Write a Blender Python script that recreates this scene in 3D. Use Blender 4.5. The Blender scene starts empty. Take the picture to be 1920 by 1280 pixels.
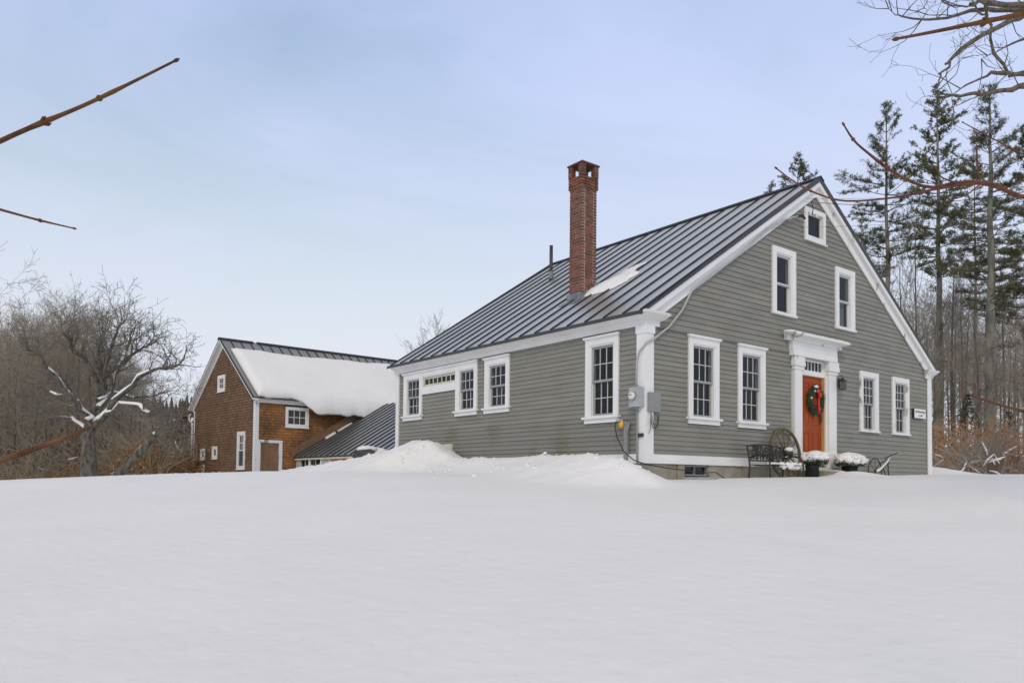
import bpy, bmesh, math, random
import numpy as np
from mathutils import Vector, Matrix
R = math.radians
# ------------------------------------------------------------------ camera
# world axes: the farmhouse's front corner stands at the origin, its eave wall runs along -x (faces -y), its gable wall along +y (faces +x)
YAW, PITCH, ROLL, FPX, PPY = 0.90869, 0.0335981, 0.0102396, 1465.99, 851.44
def _rot():
    cy, sy = math.cos(YAW), math.sin(YAW)
    A = np.array([[cy, sy, 0], [-sy, cy, 0], [0, 0, 1]])
    cp, sp = math.cos(PITCH), math.sin(PITCH)
    B = np.array([[1, 0, 0], [0, cp, sp], [0, -sp, cp]])
    M = np.array([[1, 0, 0], [0, 0, -1], [0, 1, 0]])
    cr, sr = math.cos(ROLL), math.sin(ROLL)
    D = np.array([[cr, -sr, 0], [sr, cr, 0], [0, 0, 1]])
    return D @ M @ B @ A
WM = _rot()
CAM = np.array([10.265, -11.237, -0.136])
scene = bpy.context.scene
col = scene.collection
cd = bpy.data.cameras.new('camera'); cam = bpy.data.objects.new('camera', cd); col.objects.link(cam)
cd.sensor_width = 36.0; cd.lens = FPX / 1920 * 36; cd.shift_y = (PPY - 640) / 1920
cd.clip_start = 0.05; cd.clip_end = 3000
Rc = WM.T @ np.diag([1, -1, -1])
mw = Matrix.Identity(4)
for i in range(3):
    for j in range(3): mw[i][j] = Rc[i, j]
    mw[i][3] = CAM[i]
cam.matrix_world = mw
scene.camera = cam
# ------------------------------------------------------------------ world, sun, exposure
SUN_EL, SUN_AZ = R(36), R(314)          # azimuth measured from +x towards +y: veiled sun behind the camera
w = bpy.data.worlds.new('World'); scene.world = w; w.use_nodes = True
nt = w.node_tree; nt.nodes.clear()
def N(t, **k):
    n = nt.nodes.new(t)
    for a, b in k.items(): setattr(n, a, b)
    return n
def LK(a, b): nt.links.new(a, b)
sky = N('ShaderNodeTexSky', sky_type='NISHITA'); sky.sun_disc = False
sky.sun_elevation = SUN_EL; sky.sun_rotation = R(90) - SUN_AZ
sky.air_density = 2.2; sky.dust_density = 0.3; sky.ozone_density = 4.0; sky.altitude = 200
tc = N('ShaderNodeTexCoord')
sep = N('ShaderNodeSeparateXYZ'); LK(tc.outputs['Generated'], sep.inputs[0])
zz = N('ShaderNodeMath', operation='MAXIMUM'); LK(sep.outputs[2], zz.inputs[0]); zz.inputs[1].default_value = 0.0
za = N('ShaderNodeMath', operation='ADD'); LK(zz.outputs[0], za.inputs[0]); za.inputs[1].default_value = 0.22
dv = N('ShaderNodeVectorMath', operation='DIVIDE'); LK(tc.outputs['Generated'], dv.inputs[0]); LK(za.outputs[0], dv.inputs[1])
mp = N('ShaderNodeMapping', vector_type='TEXTURE'); mp.inputs['Rotation'].default_value = (0, 0, R(60)); mp.inputs['Scale'].default_value = (1.9, 0.95, 1.0); mp.inputs['Location'].default_value = (-3.1, 2.2, 0)
LK(dv.outputs[0], mp.inputs[0])
n1 = N('ShaderNodeTexNoise'); n1.inputs['Scale'].default_value = 1.1; n1.inputs['Detail'].default_value = 6; n1.inputs['Roughness'].default_value = 0.56; n1.inputs['Distortion'].default_value = 0.9
LK(mp.outputs[0], n1.inputs[0])
cr = N('ShaderNodeMapRange'); cr.interpolation_type = 'SMOOTHSTEP'
cr.inputs[1].default_value = 0.30; cr.inputs[2].default_value = 0.72; cr.inputs[3].default_value = 0.30; cr.inputs[4].default_value = 1.0
LK(n1.outputs[0], cr.inputs[0])
hz = N('ShaderNodeMapRange'); hz.interpolation_type = 'SMOOTHSTEP'   # thin cloud thickens towards the horizon, all round
hz.inputs[1].default_value = 0.02; hz.inputs[2].default_value = 0.56; hz.inputs[3].default_value = 1.0; hz.inputs[4].default_value = 0.0
LK(sep.outputs[2], hz.inputs[0])
mix0 = N('ShaderNodeMix', data_type='RGBA'); LK(cr.outputs[0], mix0.inputs[0]); LK(sky.outputs[0], mix0.inputs[6]); mix0.inputs[7].default_value = (4.65, 5.45, 7.9, 1)   # thin high cloud
mix = N('ShaderNodeMix', data_type='RGBA'); LK(hz.outputs[0], mix.inputs[0]); LK(mix0.outputs[2], mix.inputs[6]); mix.inputs[7].default_value = (6.2, 6.5, 7.25, 1)      # pale haze
zc_ = N('ShaderNodeMapRange'); zc_.interpolation_type = 'SMOOTHSTEP'                                                                                                   # broken white cloud overhead
zc_.inputs[1].default_value = 0.50; zc_.inputs[2].default_value = 0.80; zc_.inputs[3].default_value = 0.0; zc_.inputs[4].default_value = 0.9
LK(sep.outputs[2], zc_.inputs[0])
n3 = N('ShaderNodeTexNoise'); n3.inputs['Scale'].default_value = 2.6; n3.inputs['Detail'].default_value = 5; LK(dv.outputs[0], n3.inputs[0])
m3 = N('ShaderNodeMapRange'); m3.inputs[1].default_value = .3; m3.inputs[2].default_value = .55; LK(n3.outputs[0], m3.inputs[0])
mm3 = N('ShaderNodeMath', operation='MULTIPLY'); LK(zc_.outputs[0], mm3.inputs[0]); LK(m3.outputs[0], mm3.inputs[1])
mix2 = N('ShaderNodeMix', data_type='RGBA'); LK(mm3.outputs[0], mix2.inputs[0]); LK(mix.outputs[2], mix2.inputs[6]); mix2.inputs[7].default_value = (3.75, 3.5, 3.1, 1)
bg = N('ShaderNodeBackground'); bg.inputs[1].default_value = 0.14
LK(mix2.outputs[2], bg.inputs[0])
wo = N('ShaderNodeOutputWorld'); LK(bg.outputs[0], wo.inputs[0])
sl = bpy.data.lights.new('sun', 'SUN'); sl.energy = 1.25; sl.angle = R(14); sl.color = (1.0, 0.84, 0.62)
so = bpy.data.objects.new('sun', sl); col.objects.link(so)
sd = Vector((math.cos(SUN_AZ) * math.cos(SUN_EL), math.sin(SUN_AZ) * math.cos(SUN_EL), math.sin(SUN_EL)))
so.rotation_euler = sd.to_track_quat('Z', 'Y').to_euler()
so.location = (0, 0, 60)
vs = scene.view_settings
vs.view_transform = 'Standard'; vs.look = 'None'; vs.gamma = 1.0; vs.exposure = -0.17; vs.use_curve_mapping = False
scene.render.engine = 'CYCLES'
try:
    scene.cycles.use_denoising = True
    scene.cycles.max_bounces = 8; scene.cycles.transparent_max_bounces = 24
except Exception: pass
# ------------------------------------------------------------------ helpers
def ray(u, v): return WM.T @ np.array([(u - 960) / FPX, (v - PPY) / FPX, 1.0])
def at(u, v, dep): return Vector(CAM + dep * ray(u, v))
RIGHT = np.array([math.cos(YAW), math.sin(YAW)]); FWD = np.array([-math.sin(YAW), math.cos(YAW)])
rng = random.Random(7)
MATS = {}
def pmat(name, c1, c2=None, rough=0.6, scale=6.0, detail=4, stretch=(1, 1, 1), bump=0.0, bscale=60.0, bdist=0.01, objrand=0.0, metallic=0.0, ior=1.5, spec=0.5, lo=0.35, hi=0.65, attr=None, coat=0.0):
    m = bpy.data.materials.new(name); m.use_nodes = True; t = m.node_tree; ns = t.nodes; ns.clear()
    out = ns.new('ShaderNodeOutputMaterial'); b = ns.new('ShaderNodeBsdfPrincipled'); t.links.new(b.outputs[0], out.inputs[0])
    b.inputs['Roughness'].default_value = rough; b.inputs['Metallic'].default_value = metallic; b.inputs['IOR'].default_value = ior
    b.inputs['Specular IOR Level'].default_value = spec; b.inputs['Coat Weight'].default_value = coat
    g = ns.new('ShaderNodeNewGeometry'); mpn = ns.new('ShaderNodeMapping'); mpn.inputs['Scale'].default_value = stretch
    t.links.new(g.outputs['Position'], mpn.inputs[0])
    nz = ns.new('ShaderNodeTexNoise'); nz.inputs['Scale'].default_value = scale; nz.inputs['Detail'].default_value = detail
    t.links.new(mpn.outputs[0], nz.inputs[0])
    mr = ns.new('ShaderNodeMapRange'); mr.inputs[1].default_value = lo; mr.inputs[2].default_value = hi
    t.links.new(nz.outputs[0], mr.inputs[0])
    mxn = ns.new('ShaderNodeMix'); mxn.data_type = 'RGBA'
    mxn.inputs[6].default_value = (*c1, 1); mxn.inputs[7].default_value = (*(c2 or c1), 1)
    t.links.new(mr.outputs[0], mxn.inputs[0]); colr = mxn.outputs[2]
    if objrand or attr:
        hs = ns.new('ShaderNodeHueSaturation'); v = ns.new('ShaderNodeMapRange')
        v.inputs[3].default_value = 1 - (objrand or 0.2); v.inputs[4].default_value = 1 + (objrand or 0.2)
        if attr:
            a = ns.new('ShaderNodeAttribute'); a.attribute_name = attr; t.links.new(a.outputs['Fac'], v.inputs[0])
        else:
            oi = ns.new('ShaderNodeObjectInfo'); t.links.new(oi.outputs['Random'], v.inputs[0])
        t.links.new(v.outputs[0], hs.inputs['Value']); t.links.new(colr, hs.inputs['Color']); colr = hs.outputs[0]
    t.links.new(colr, b.inputs['Base Color'])
    if bump:
        n2 = ns.new('ShaderNodeTexNoise'); n2.inputs['Scale'].default_value = bscale; n2.inputs['Detail'].default_value = 5
        t.links.new(mpn.outputs[0], n2.inputs[0])
        bp = ns.new('ShaderNodeBump'); bp.inputs['Strength'].default_value = bump; bp.inputs['Distance'].default_value = bdist
        t.links.new(n2.outputs[0], bp.inputs['Height']); t.links.new(bp.outputs[0], b.inputs['Normal'])
    MATS[name] = m
    return m
def gmat(name, tint=(0.9, 0.95, 0.95), boost=1.0):
    m = bpy.data.materials.new(name); m.use_nodes = True; t = m.node_tree; ns = t.nodes; ns.clear()
    out = ns.new('ShaderNodeOutputMaterial'); mxs = ns.new('ShaderNodeMixShader'); t.links.new(mxs.outputs[0], out.inputs[0])
    tr = ns.new('ShaderNodeBsdfTransparent'); tr.inputs[0].default_value = (*tint, 1)
    gl = ns.new('ShaderNodeBsdfGlossy'); gl.inputs['Roughness'].default_value = 0.02
    fr = ns.new('ShaderNodeFresnel'); fr.inputs[0].default_value = 1.5
    mu = ns.new('ShaderNodeMath'); mu.operation = 'MULTIPLY'; mu.inputs[1].default_value = boost; t.links.new(fr.outputs[0], mu.inputs[0])
    g = ns.new('ShaderNodeNewGeometry'); io = ns.new('ShaderNodeMapRange'); io.inputs[3].default_value = 1.5; io.inputs[4].default_value = 1/1.5; t.links.new(g.outputs['Backfacing'], io.inputs[0]); t.links.new(io.outputs[0], fr.inputs[0])   # a thin pane: same reflectance from both faces
    nz = ns.new('ShaderNodeTexNoise'); nz.inputs['Scale'].default_value = 5.0; t.links.new(g.outputs['Position'], nz.inputs[0])
    bp = ns.new('ShaderNodeBump'); bp.inputs['Strength'].default_value = 0.08; bp.inputs['Distance'].default_value = 0.01
    t.links.new(nz.outputs[0], bp.inputs['Height']); t.links.new(bp.outputs[0], gl.inputs['Normal'])
    t.links.new(mu.outputs[0], mxs.inputs[0]); t.links.new(tr.outputs[0], mxs.inputs[1]); t.links.new(gl.outputs[0], mxs.inputs[2])
    MATS[name] = m
    return m
def fmat(name, base, dirt, lo, hi, scale, stretch=(1, 1, 1), **k):   # peeling / stained paint: a sharper mask
    return pmat(name, base, dirt, scale=scale, stretch=stretch, lo=lo, hi=hi, **k)

class MB:
    def __init__(s): s.v = []; s.f = []; s.c = []
    def add(s, vs, fs):
        o = len(s.v); s.v.extend(vs); s.f.extend([tuple(i + o for i in f) for f in fs])
    def box(s, lo, hi):
        (a, b, c), (d, e, f) = lo, hi
        s.add([(a,b,c),(d,b,c),(d,e,c),(a,e,c),(a,b,f),(d,b,f),(d,e,f),(a,e,f)], [(3,2,1,0),(4,5,6,7),(0,1,5,4),(1,2,6,5),(2,3,7,6),(3,0,4,7)])
        return s
    def hexa(s, p):     # 8 points: bottom 4, top 4
        s.add([tuple(q) for q in p], [(3,2,1,0),(4,5,6,7),(0,1,5,4),(1,2,6,5),(2,3,7,6),(3,0,4,7)]); return s
    def prism(s, poly, fn):   # poly: list of 2d, fn(a, b, k) -> 3d with k 0/1
        n = len(poly)
        s.add([fn(a, b, 0) for a, b in poly] + [fn(a, b, 1) for a, b in poly],
              [tuple(range(n))[::-1], tuple(range(n, 2*n))] + [(i, (i+1) % n, n + (i+1) % n, n + i) for i in range(n)])
        return s
    def tube(s, pts, rad, k=6, caps=True):
        pts = [Vector(p) for p in pts]; n = len(pts)
        if n < 2: return s
        if not isinstance(rad, (list, tuple)): rad = [rad] * n
        o = len(s.v); t = (pts[1] - pts[0])
        ref = Vector((0, 0, 1)) if abs(t.normalized().z) < 0.9 else Vector((1, 0, 0))
        nx = t.cross(ref).normalized()
        for i in range(n):
            t = (pts[min(i+1, n-1)] - pts[max(i-1, 0)])
            if t.length < 1e-9: t = Vector((0, 0, 1))
            t.normalize()
            nx = (nx - t * nx.dot(t))
            if nx.length < 1e-6: nx = t.orthogonal()
            nx.normalize(); ny = t.cross(nx); r = rad[i]; p = pts[i]
            for j in range(k):
                a = 6.2831853 * j / k
                q = p + nx * (math.cos(a) * r) + ny * (math.sin(a) * r); s.v.append((q.x, q.y, q.z))
        for i in range(n - 1):
            for j in range(k):
                j2 = (j + 1) % k
                s.f.append((o + i*k + j, o + i*k + j2, o + (i+1)*k + j2, o + (i+1)*k + j))
        if caps:
            s.f.append(tuple(o + j for j in range(k))[::-1]); s.f.append(tuple(o + (n-1)*k + j for j in range(k)))
        return s
    def blob(s, c, r, seed=0, amp=0.15, nu=10, nv=7, sq=(1, 1, 1)):
        rr = random.Random(seed); o = len(s.v); ph = [rr.uniform(0, 6.28) for _ in range(6)]
        for i in range(nv + 1):
            th = math.pi * i / nv
            for j in range(nu):
                a = 6.2832 * j / nu
                k = 1 + amp * (math.sin(2*a + ph[0] + th) * .5 + math.sin(3*a + ph[1]) * math.sin(2*th + ph[2]) * .5 + rr.uniform(-.35, .35) * (0 < i < nv))
                s.v.append((c[0] + r*sq[0]*k*math.sin(th)*math.cos(a), c[1] + r*sq[1]*k*math.sin(th)*math.sin(a), c[2] + r*sq[2]*k*math.cos(th)))
        for i in range(nv):
            for j in range(nu):
                j2 = (j+1) % nu; s.f.append((o+i*nu+j, o+(i+1)*nu+j, o+(i+1)*nu+j2, o+i*nu+j2))
        return s
    def mesh(s, name, mat, smooth=False):
        m = bpy.data.meshes.new(name); m.from_pydata(s.v, [], s.f)
        if mat is not None: m.materials.append(mat)
        if smooth: m.polygons.foreach_set('use_smooth', [True] * len(m.polygons))
        if s.c:
            a = m.attributes.new('tint', 'FLOAT', 'FACE'); a.data.foreach_set('value', s.c)
        m.update()
        return m
    def build(s, name, mat, parent=None, smooth=False):
        return link(name, s.mesh(name, mat, smooth), parent)
def link(name, data, parent=None):
    o = bpy.data.objects.new(name, data); col.objects.link(o)
    if parent is not None: o.parent = parent
    return o
def tag(o, label=None, cat=None, group=None, kind=None):
    if label: o['label'] = label
    if cat: o['category'] = cat
    if group: o['group'] = group
    if kind: o['kind'] = kind
    return o
def thing(name, label, cat, loc=(0, 0, 0), rz=0.0, group=None):
    o = link(name, None); o.location = loc; o.rotation_euler = (0, 0, rz)
    return tag(o, label, cat, group)
_unit = {}
def unit(mat):
    if mat.name not in _unit: _unit[mat.name] = MB().box((-.5, -.5, -.5), (.5, .5, .5)).mesh('board', mat)
    return _unit[mat.name]
def bobj(name, mat, parent, lo, hi):     # one axis-aligned board / brick / pane, mesh data shared per material
    o = link(name, unit(mat), parent)
    o.location = [(a + b) / 2 for a, b in zip(lo, hi)]; o.scale = [max(abs(b - a), 1e-4) for a, b in zip(lo, hi)]
    return o
# wall frames: F(s, n, z); s along the wall (left to right seen from outside), n outwards
def F_east(s, n, z): return (n, s, z)       # wall in plane x = 0 facing +x
def F_south(s, n, z): return (s, -n, z)     # wall in plane y = 0 facing -y
def fbox(F, a, b):
    p, q = F(*a), F(*b)
    return tuple(min(x, y) for x, y in zip(p, q)), tuple(max(x, y) for x, y in zip(p, q))
def fobj(name, mat, parent, F, a, b): return bobj(name, mat, parent, *fbox(F, a, b))
# numpy value noise
_rs = np.random.RandomState(11); _tab = _rs.rand(256, 256)
def vnoise(x, y):
    x = np.asarray(x, float); y = np.asarray(y, float)
    xi = np.floor(x).astype(int); yi = np.floor(y).astype(int); fx = x - xi; fy = y - yi
    fx = fx*fx*(3-2*fx); fy = fy*fy*(3-2*fy)
    a = _tab[xi % 256, yi % 256]; b = _tab[(xi+1) % 256, yi % 256]; c = _tab[xi % 256, (yi+1) % 256]; d = _tab[(xi+1) % 256, (yi+1) % 256]
    return (a*(1-fx)+b*fx)*(1-fy) + (c*(1-fx)+d*fx)*fy
def fbm(x, y, o=4):
    t = 0; a = 0.5
    for i in range(o): t = t + a * (vnoise(x + 17*i, y + 31*i) - 0.5) * 2; x = x * 2.03; y = y * 2.03; a *= 0.5
    return t
def sstep(a, b, x):
    t = np.clip((x - a) / (b - a), 0, 1); return t*t*(3-2*t)
# ------------------------------------------------------------------ materials
CLAP = pmat('grey_clapboard_paint', (.218, .211, .176), (.255, .248, .212), rough=.62, scale=1.3, detail=6, bump=.25, bscale=90, bdist=.003, stretch=(1, 1, 4), objrand=.06)
CLAPM = fmat('mossy_clapboard_paint', (.225, .218, .190), (.17, .17, .105), .50, .72, 1.1, rough=.66, detail=6, bump=.25, bscale=90, bdist=.003, objrand=.06)
WHITE = pmat('white_trim_paint', (.76, .76, .74), (.82, .82, .81), rough=.5, scale=2.0, detail=6, bump=.12, bscale=40, bdist=.003)
WORN = fmat('worn_white_paint', (.78, .78, .76), (.36, .35, .31), .60, .68, 3.2, rough=.6, stretch=(1, 1, .6), detail=7)
PEEL = fmat('peeling_white_paint', (.74, .75, .76), (.25, .29, .30), .56, .60, 3.0, rough=.65, stretch=(1, 1, .35), detail=8)
CREAM = fmat('stained_cream_paint', (.62, .60, .48), (.48, .46, .28), .4, .7, 3.0, rough=.6)
SASH = pmat('grey_sash_paint', (.30, .305, .31), (.34, .345, .35), rough=.45, scale=5)
MUNT = pmat('pale_muntin_paint', (.50, .51, .52), (.56, .57, .58), rough=.5, scale=5)
GLASS = gmat('window_glass', tint=(.72, .76, .76), boost=.55)
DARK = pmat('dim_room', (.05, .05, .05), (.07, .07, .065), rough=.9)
CURT = pmat('curtain_cloth', (.30, .31, .30), (.4, .41, .4), rough=.9, scale=20, stretch=(1, 1, .05))
BROOF = pmat('charcoal_barn_roof_metal', (.125, .128, .13), (.15, .152, .154), rough=.42, scale=.8, detail=3, spec=.5, ior=2.1, coat=1.0)
BROOF.node_tree.nodes['Principled BSDF'].inputs['Specular Tint'].default_value = (1.0, .95, .86, 1); BROOF.node_tree.nodes['Principled BSDF'].inputs['Coat Roughness'].default_value = .3
ROOF = pmat('sky_lightened_roof_metal', (.60, .59, .565), (.66, .65, .625), rough=.36, scale=.8, detail=4, metallic=.72)  # charcoal paint lightened on the house: sky reflection put into the base colour
SEAM = pmat('charcoal_seam_metal', (.022, .025, .030), (.030, .034, .040), rough=.55, scale=3, spec=.25)
EDGE = pmat('dark_drip_edge', (.035, .037, .038), (.05, .05, .05), rough=.5, scale=3)
BRICK = pmat('red_brick', (.155, .055, .034), (.225, .085, .052), rough=.85, scale=5, detail=5, objrand=.28, bump=.5, bscale=90, bdist=.004)
BRICKD = pmat('sooty_brick', (.10, .055, .042), (.19, .09, .06), rough=.85, scale=7, detail=6, objrand=.3, bump=.5, bscale=90, bdist=.004)
MORT = pmat('lime_mortar', (.40, .34, .29), (.52, .46, .40), rough=.95, scale=15, bump=.4, bscale=120, bdist=.003)
LEAD = pmat('lead_flashing', (.16, .18, .20), (.26, .28, .30), rough=.5, scale=6, metallic=.4)
SNOW = pmat('snow', (.845, .83, .815), (.875, .86, .845), rough=.75, scale=.6, detail=5, bump=.35, bscale=5, bdist=.06, spec=.2)
SNOWR = pmat('rough_snow', (.845, .835, .82), (.875, .865, .85), rough=.75, scale=3, detail=5, bump=.5, bscale=14, bdist=.04, spec=.2)
STONE = pmat('foundation_granite', (.24, .215, .165), (.34, .31, .25), rough=.85, scale=3, detail=7, objrand=.14, bump=.5, bscale=40, bdist=.008)
DOOR = pmat('orange_red_door_paint', (.31, .052, .005), (.37, .070, .008), rough=.55, spec=.3, scale=2, detail=5)
WOOD = pmat('tan_jamb_wood', (.42, .24, .10), (.55, .36, .17), rough=.6, scale=5, stretch=(1, 1, .15))
BARNDOOR = pmat('brown_barn_door_wood', (.17, .092, .045), (.25, .145, .08), rough=.7, scale=6, stretch=(1, 1, .1), detail=6)
BROWN = pmat('brown_rake_board', (.15, .083, .045), (.19, .11, .062), rough=.7, scale=3)
SHG = pmat('brown_shingle', (.155, .086, .046), (.195, .112, .064), rough=.85, scale=1.2, detail=5, attr='tint')
SHO = pmat('weathered_cedar_shingle', (.15, .078, .032), (.34, .15, .05), rough=.85, scale=.9, detail=6, attr='tint')
IRON = pmat('black_iron', (.018, .016, .015), (.035, .03, .026), rough=.5, scale=8)
OLDWOOD = pmat('mossy_old_wheel_wood', (.10, .075, .035), (.17, .14, .06), rough=.8, scale=14, detail=6)
POT = pmat('dark_planter', (.010, .010, .011), (.018, .018, .02), rough=.6, spec=.2)
LEAF = pmat('dark_evergreen_leaf', (.018, .035, .014), (.035, .065, .024), rough=.6, scale=20)
RED = pmat('red_ribbon', (.55, .012, .012), (.65, .02, .015), rough=.45)
GREYB = pmat('grey_utility_box', (.36, .38, .40), (.42, .44, .46), rough=.5, scale=5)
GREYD = pmat('grey_plastic_box', (.24, .245, .245), (.28, .285, .285), rough=.6, scale=5)
PVC = pmat('grey_conduit', (.40, .40, .385), (.47, .47, .455), rough=.6, scale=6)
BLACK = pmat('black_cable', (.012, .012, .013), (.02, .02, .02), rough=.5)
YELL = pmat('yellow_plug', (.75, .36, .02), (.85, .45, .03), rough=.45)
BARK = pmat('grey_brown_bark', (.070, .057, .042), (.15, .127, .096), rough=.9, scale=4, stretch=(1, 1, .3), detail=6)
APBARK = pmat('apple_bark', (.05, .042, .033), (.17, .15, .12), rough=.9, scale=9, stretch=(1, 1, .4), detail=6)
TWIG = pmat('brown_twigs', (.20, .16, .108), (.30, .245, .17), rough=.9, scale=.35, detail=3)
TWIGG = pmat('grey_twigs', (.20, .175, .145), (.29, .26, .22), rough=.9, scale=.35, detail=3)
PBARK = pmat('pine_bark', (.12, .108, .082), (.25, .24, .185), rough=.9, scale=3, stretch=(1, 1, .35), detail=7)
NEED = pmat('pine_needles', (.072, .080, .030), (.155, .155, .062), rough=.7, scale=.8, detail=4)
NEEDH = pmat('hemlock_needles', (.026, .038, .020), (.055, .066, .034), rough=.7, scale=1.2)
OAKL = pmat('rusty_dry_leaves', (.28, .11, .03), (.40, .185, .06), rough=.8, scale=2)
BUDT = pmat('reddish_twig_bark', (.085, .040, .018), (.17, .082, .034), rough=.8, spec=.2, scale=30, detail=4)
REDT = pmat('red_maple_twig_bark', (.085, .036, .022), (.18, .082, .05), rough=.8, spec=.2, scale=30, detail=4)
LIMB = pmat('lichen_limb_bark', (.075, .06, .044), (.17, .145, .11), rough=.85, scale=25, detail=6)
TARP = pmat('dark_grey_cover', (.035, .037, .042), (.05, .052, .058), rough=.5)
SIGNW = pmat('white_sign_board', (.75, .75, .74), (.8, .8, .79), rough=.5)
INK = pmat('black_sign_ink', (.02, .02, .02), rough=.6)
SHEDW = pmat('pale_green_grey_wall', (.42, .44, .40), (.48, .5, .46), rough=.7)
SHEDO = pmat('orange_wood_panel', (.42, .19, .07), (.5, .25, .11), rough=.6, scale=6, stretch=(.3, 1, 1))
CONC = pmat('grey_sill_metal', (.3, .31, .33), (.35, .36, .38), rough=.5)
HILLM = pmat('far_wooded_slope', (.055, .045, .038), (.085, .07, .058), rough=1, scale=.12, detail=7)
GOLD = pmat('brass', (.5, .35, .12), rough=.35, metallic=.9)
BULB = pmat('frosted_lamp_glass', (.7, .7, .68), rough=.4)
# ------------------------------------------------------------------ snow ground
PL = np.array([(-60, -1.4), (-30, -.62), (-11, -.217), (-7, -.035), (-5, .03), (0, .0), (4, -.01), (7, .04), (11, .13), (15, .17), (40, .5), (70, .8)])
BK = np.array([(-17, .10), (-14.5, .26), (-12.8, .35), (-11.3, .43), (-9.6, .55), (-7.95, .71), (-7.39, .835), (-7.0, .89), (-6.48, .885), (-5.98, .66), (-5.38, .42), (-4.6, .40), (-3.77, .375), (-3.0, .365), (-2.27, .43), (-1.44, .44), (-.67, .415), (.04, .33), (.45, .22), (.71, .085), (.9, .01), (1.3, -.3), (3, -1.5)])
def gz(x, y):
    x = np.asarray(x, float); y = np.asarray(y, float)
    dx = x - CAM[0]; dy = y - CAM[1]
    lat = dx*RIGHT[0] + dy*RIGHT[1]; dep = dx*FWD[0] + dy*FWD[1]
    p = np.interp(lat, PL[:, 0], PL[:, 1])
    e = 15.2 - dep
    sp = 0.5 * (e + np.sqrt(e*e + 1.6))
    drop = np.where(sp > 20, 0.115*20 + 0.03*(sp-20), 0.115 * sp)
    fall = 1.25 * sstep(21, 36, dep) * (1 - sstep(-3, 4, lat))
    z = p - drop - fall + 0.035 * fbm(lat*.35, dep*.35, 3) * sstep(0, 6, dep)
    z = z + 0.012 * fbm(lat*1.3 + 9, dep*1.3, 3)
    z = z + .13*np.exp(-(((x-1.25)/.5)**2 + ((y-5.42)/.5)**2)) + .3*np.exp(-(((x+.8)/1.3)**2 + ((y-12.9)/.7)**2))
    z = z + .16*np.exp(-(((x-.35)/.45)**2 + ((y-6.2)/.45)**2))
    h = np.interp(x, BK[:, 0], BK[:, 1])
    lump = fbm(x*1.7, y*1.7 + 5, 4)*.15 + np.abs(fbm(x*3.7 + 3, y*3.7, 3))*.15 + np.abs(fbm(x*8 + 1, y*8, 2))*.09 - .07
    side = np.where(x < -9.7, .22, .3)
    yc = np.where(x < -9.7, np.minimum(y, 7), y)
    b = h + lump * np.clip((h + .1)*1.5, 0, 1) * .55 - np.where(y < -.9, (-.9 - y) * .40 + .05*np.clip(-.9-y, 0, .4), np.clip(yc + .9, 0, 9) * side)
    b = np.where(y > 7, b - (y-7)*.5, b)
    b = np.where((x > -9.6) & (y > .05), -5, b)
    k = .07
    return np.where(b - z > -1.5, k * np.logaddexp(np.clip(z/k, -400, 400), np.clip(b/k, -400, 400)), z)
def gzs(x, y): return float(gz(x, y))
def axis(pts):
    o = []
    for (a, b, st) in pts: o += list(np.arange(a, b, st))
    return np.array(o)
lat = axis([(-600, -120, 60), (-120, -40, 8), (-40, -14, 1.0), (-14, 15, .11), (15, 40, 1.0), (40, 120, 8), (120, 601, 60)])
dep = axis([(-60, -5, 5), (-5, 3, .5), (3, 24, .10), (24, 45, .6), (45, 120, 5), (120, 1501, 60)])
LA, DE = np.meshgrid(lat, dep)
X = CAM[0] + LA*RIGHT[0] + DE*FWD[0]; Y = CAM[1] + LA*RIGHT[1] + DE*FWD[1]
Z = gz(X, Y)
nv, nu = X.shape
me = bpy.data.meshes.new('snow_ground')
me.vertices.add(nv*nu); me.vertices.foreach_set('co', np.stack([X, Y, Z], -1).astype(np.float32).ravel())
idx = np.arange(nv*nu).reshape(nv, nu)
q = np.stack([idx[:-1, :-1], idx[:-1, 1:], idx[1:, 1:], idx[1:, :-1]], -1).reshape(-1, 4)
me.loops.add(q.size); me.loops.foreach_set('vertex_index', q.ravel().astype(np.int32))
me.polygons.add(len(q)); me.polygons.foreach_set('loop_start', (np.arange(len(q))*4).astype(np.int32)); me.polygons.foreach_set('loop_total', np.full(len(q), 4, np.int32))
me.polygons.foreach_set('use_smooth', np.ones(len(q), bool)); me.materials.append(SNOW); me.update(); me.validate()
tag(link('snow_ground', me), kind='structure')
# ------------------------------------------------------------------ farmhouse
HL, HW = 9.59, 11.95                  # eave wall length, gable wall width
ZE, ZR, YM, OV, RK = 3.118, 7.20, 5.975, 0.25, 0.13
SLP = (ZR - ZE) / (YM + OV); TH = math.atan(SLP)
house = thing('farmhouse', 'grey clapboard farmhouse with charcoal metal roof, brick chimney and red front door', 'house')
def roofz(y): return ZE + SLP * (min(y, 2*YM - y) + OV)
gable = link('gable_wall', None, house); eave = link('eave_wall', None, house)
G_OPEN = [(1.27, 2.25, 1.18, 2.86), (2.92, 3.90, 1.18, 2.86), (8.01, 8.95, 1.24, 2.77), (9.70, 10.64, 1.24, 2.77), (4.18, 5.11, 3.745, 5.265), (6.86, 7.77, 3.745, 5.255), (5.51, 6.40, 5.68, 6.455), (4.95, 6.84, -1, 3.27)]
E_OPEN = [(-1.655, -.70, 1.18, 2.84), (-5.25, -4.27, 1.61, 2.84), (-9.18, -8.20, 1.64, 2.85), (-8.20, -6.53, 2.20, 2.85), (-6.53, -5.58, 1.62, 2.85), (-7.44, -6.65, -1, .80)]
CB, CBW = .0985, .117                  # narrow courses low on the near walls, wider ones above the belt and right of the door
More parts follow.
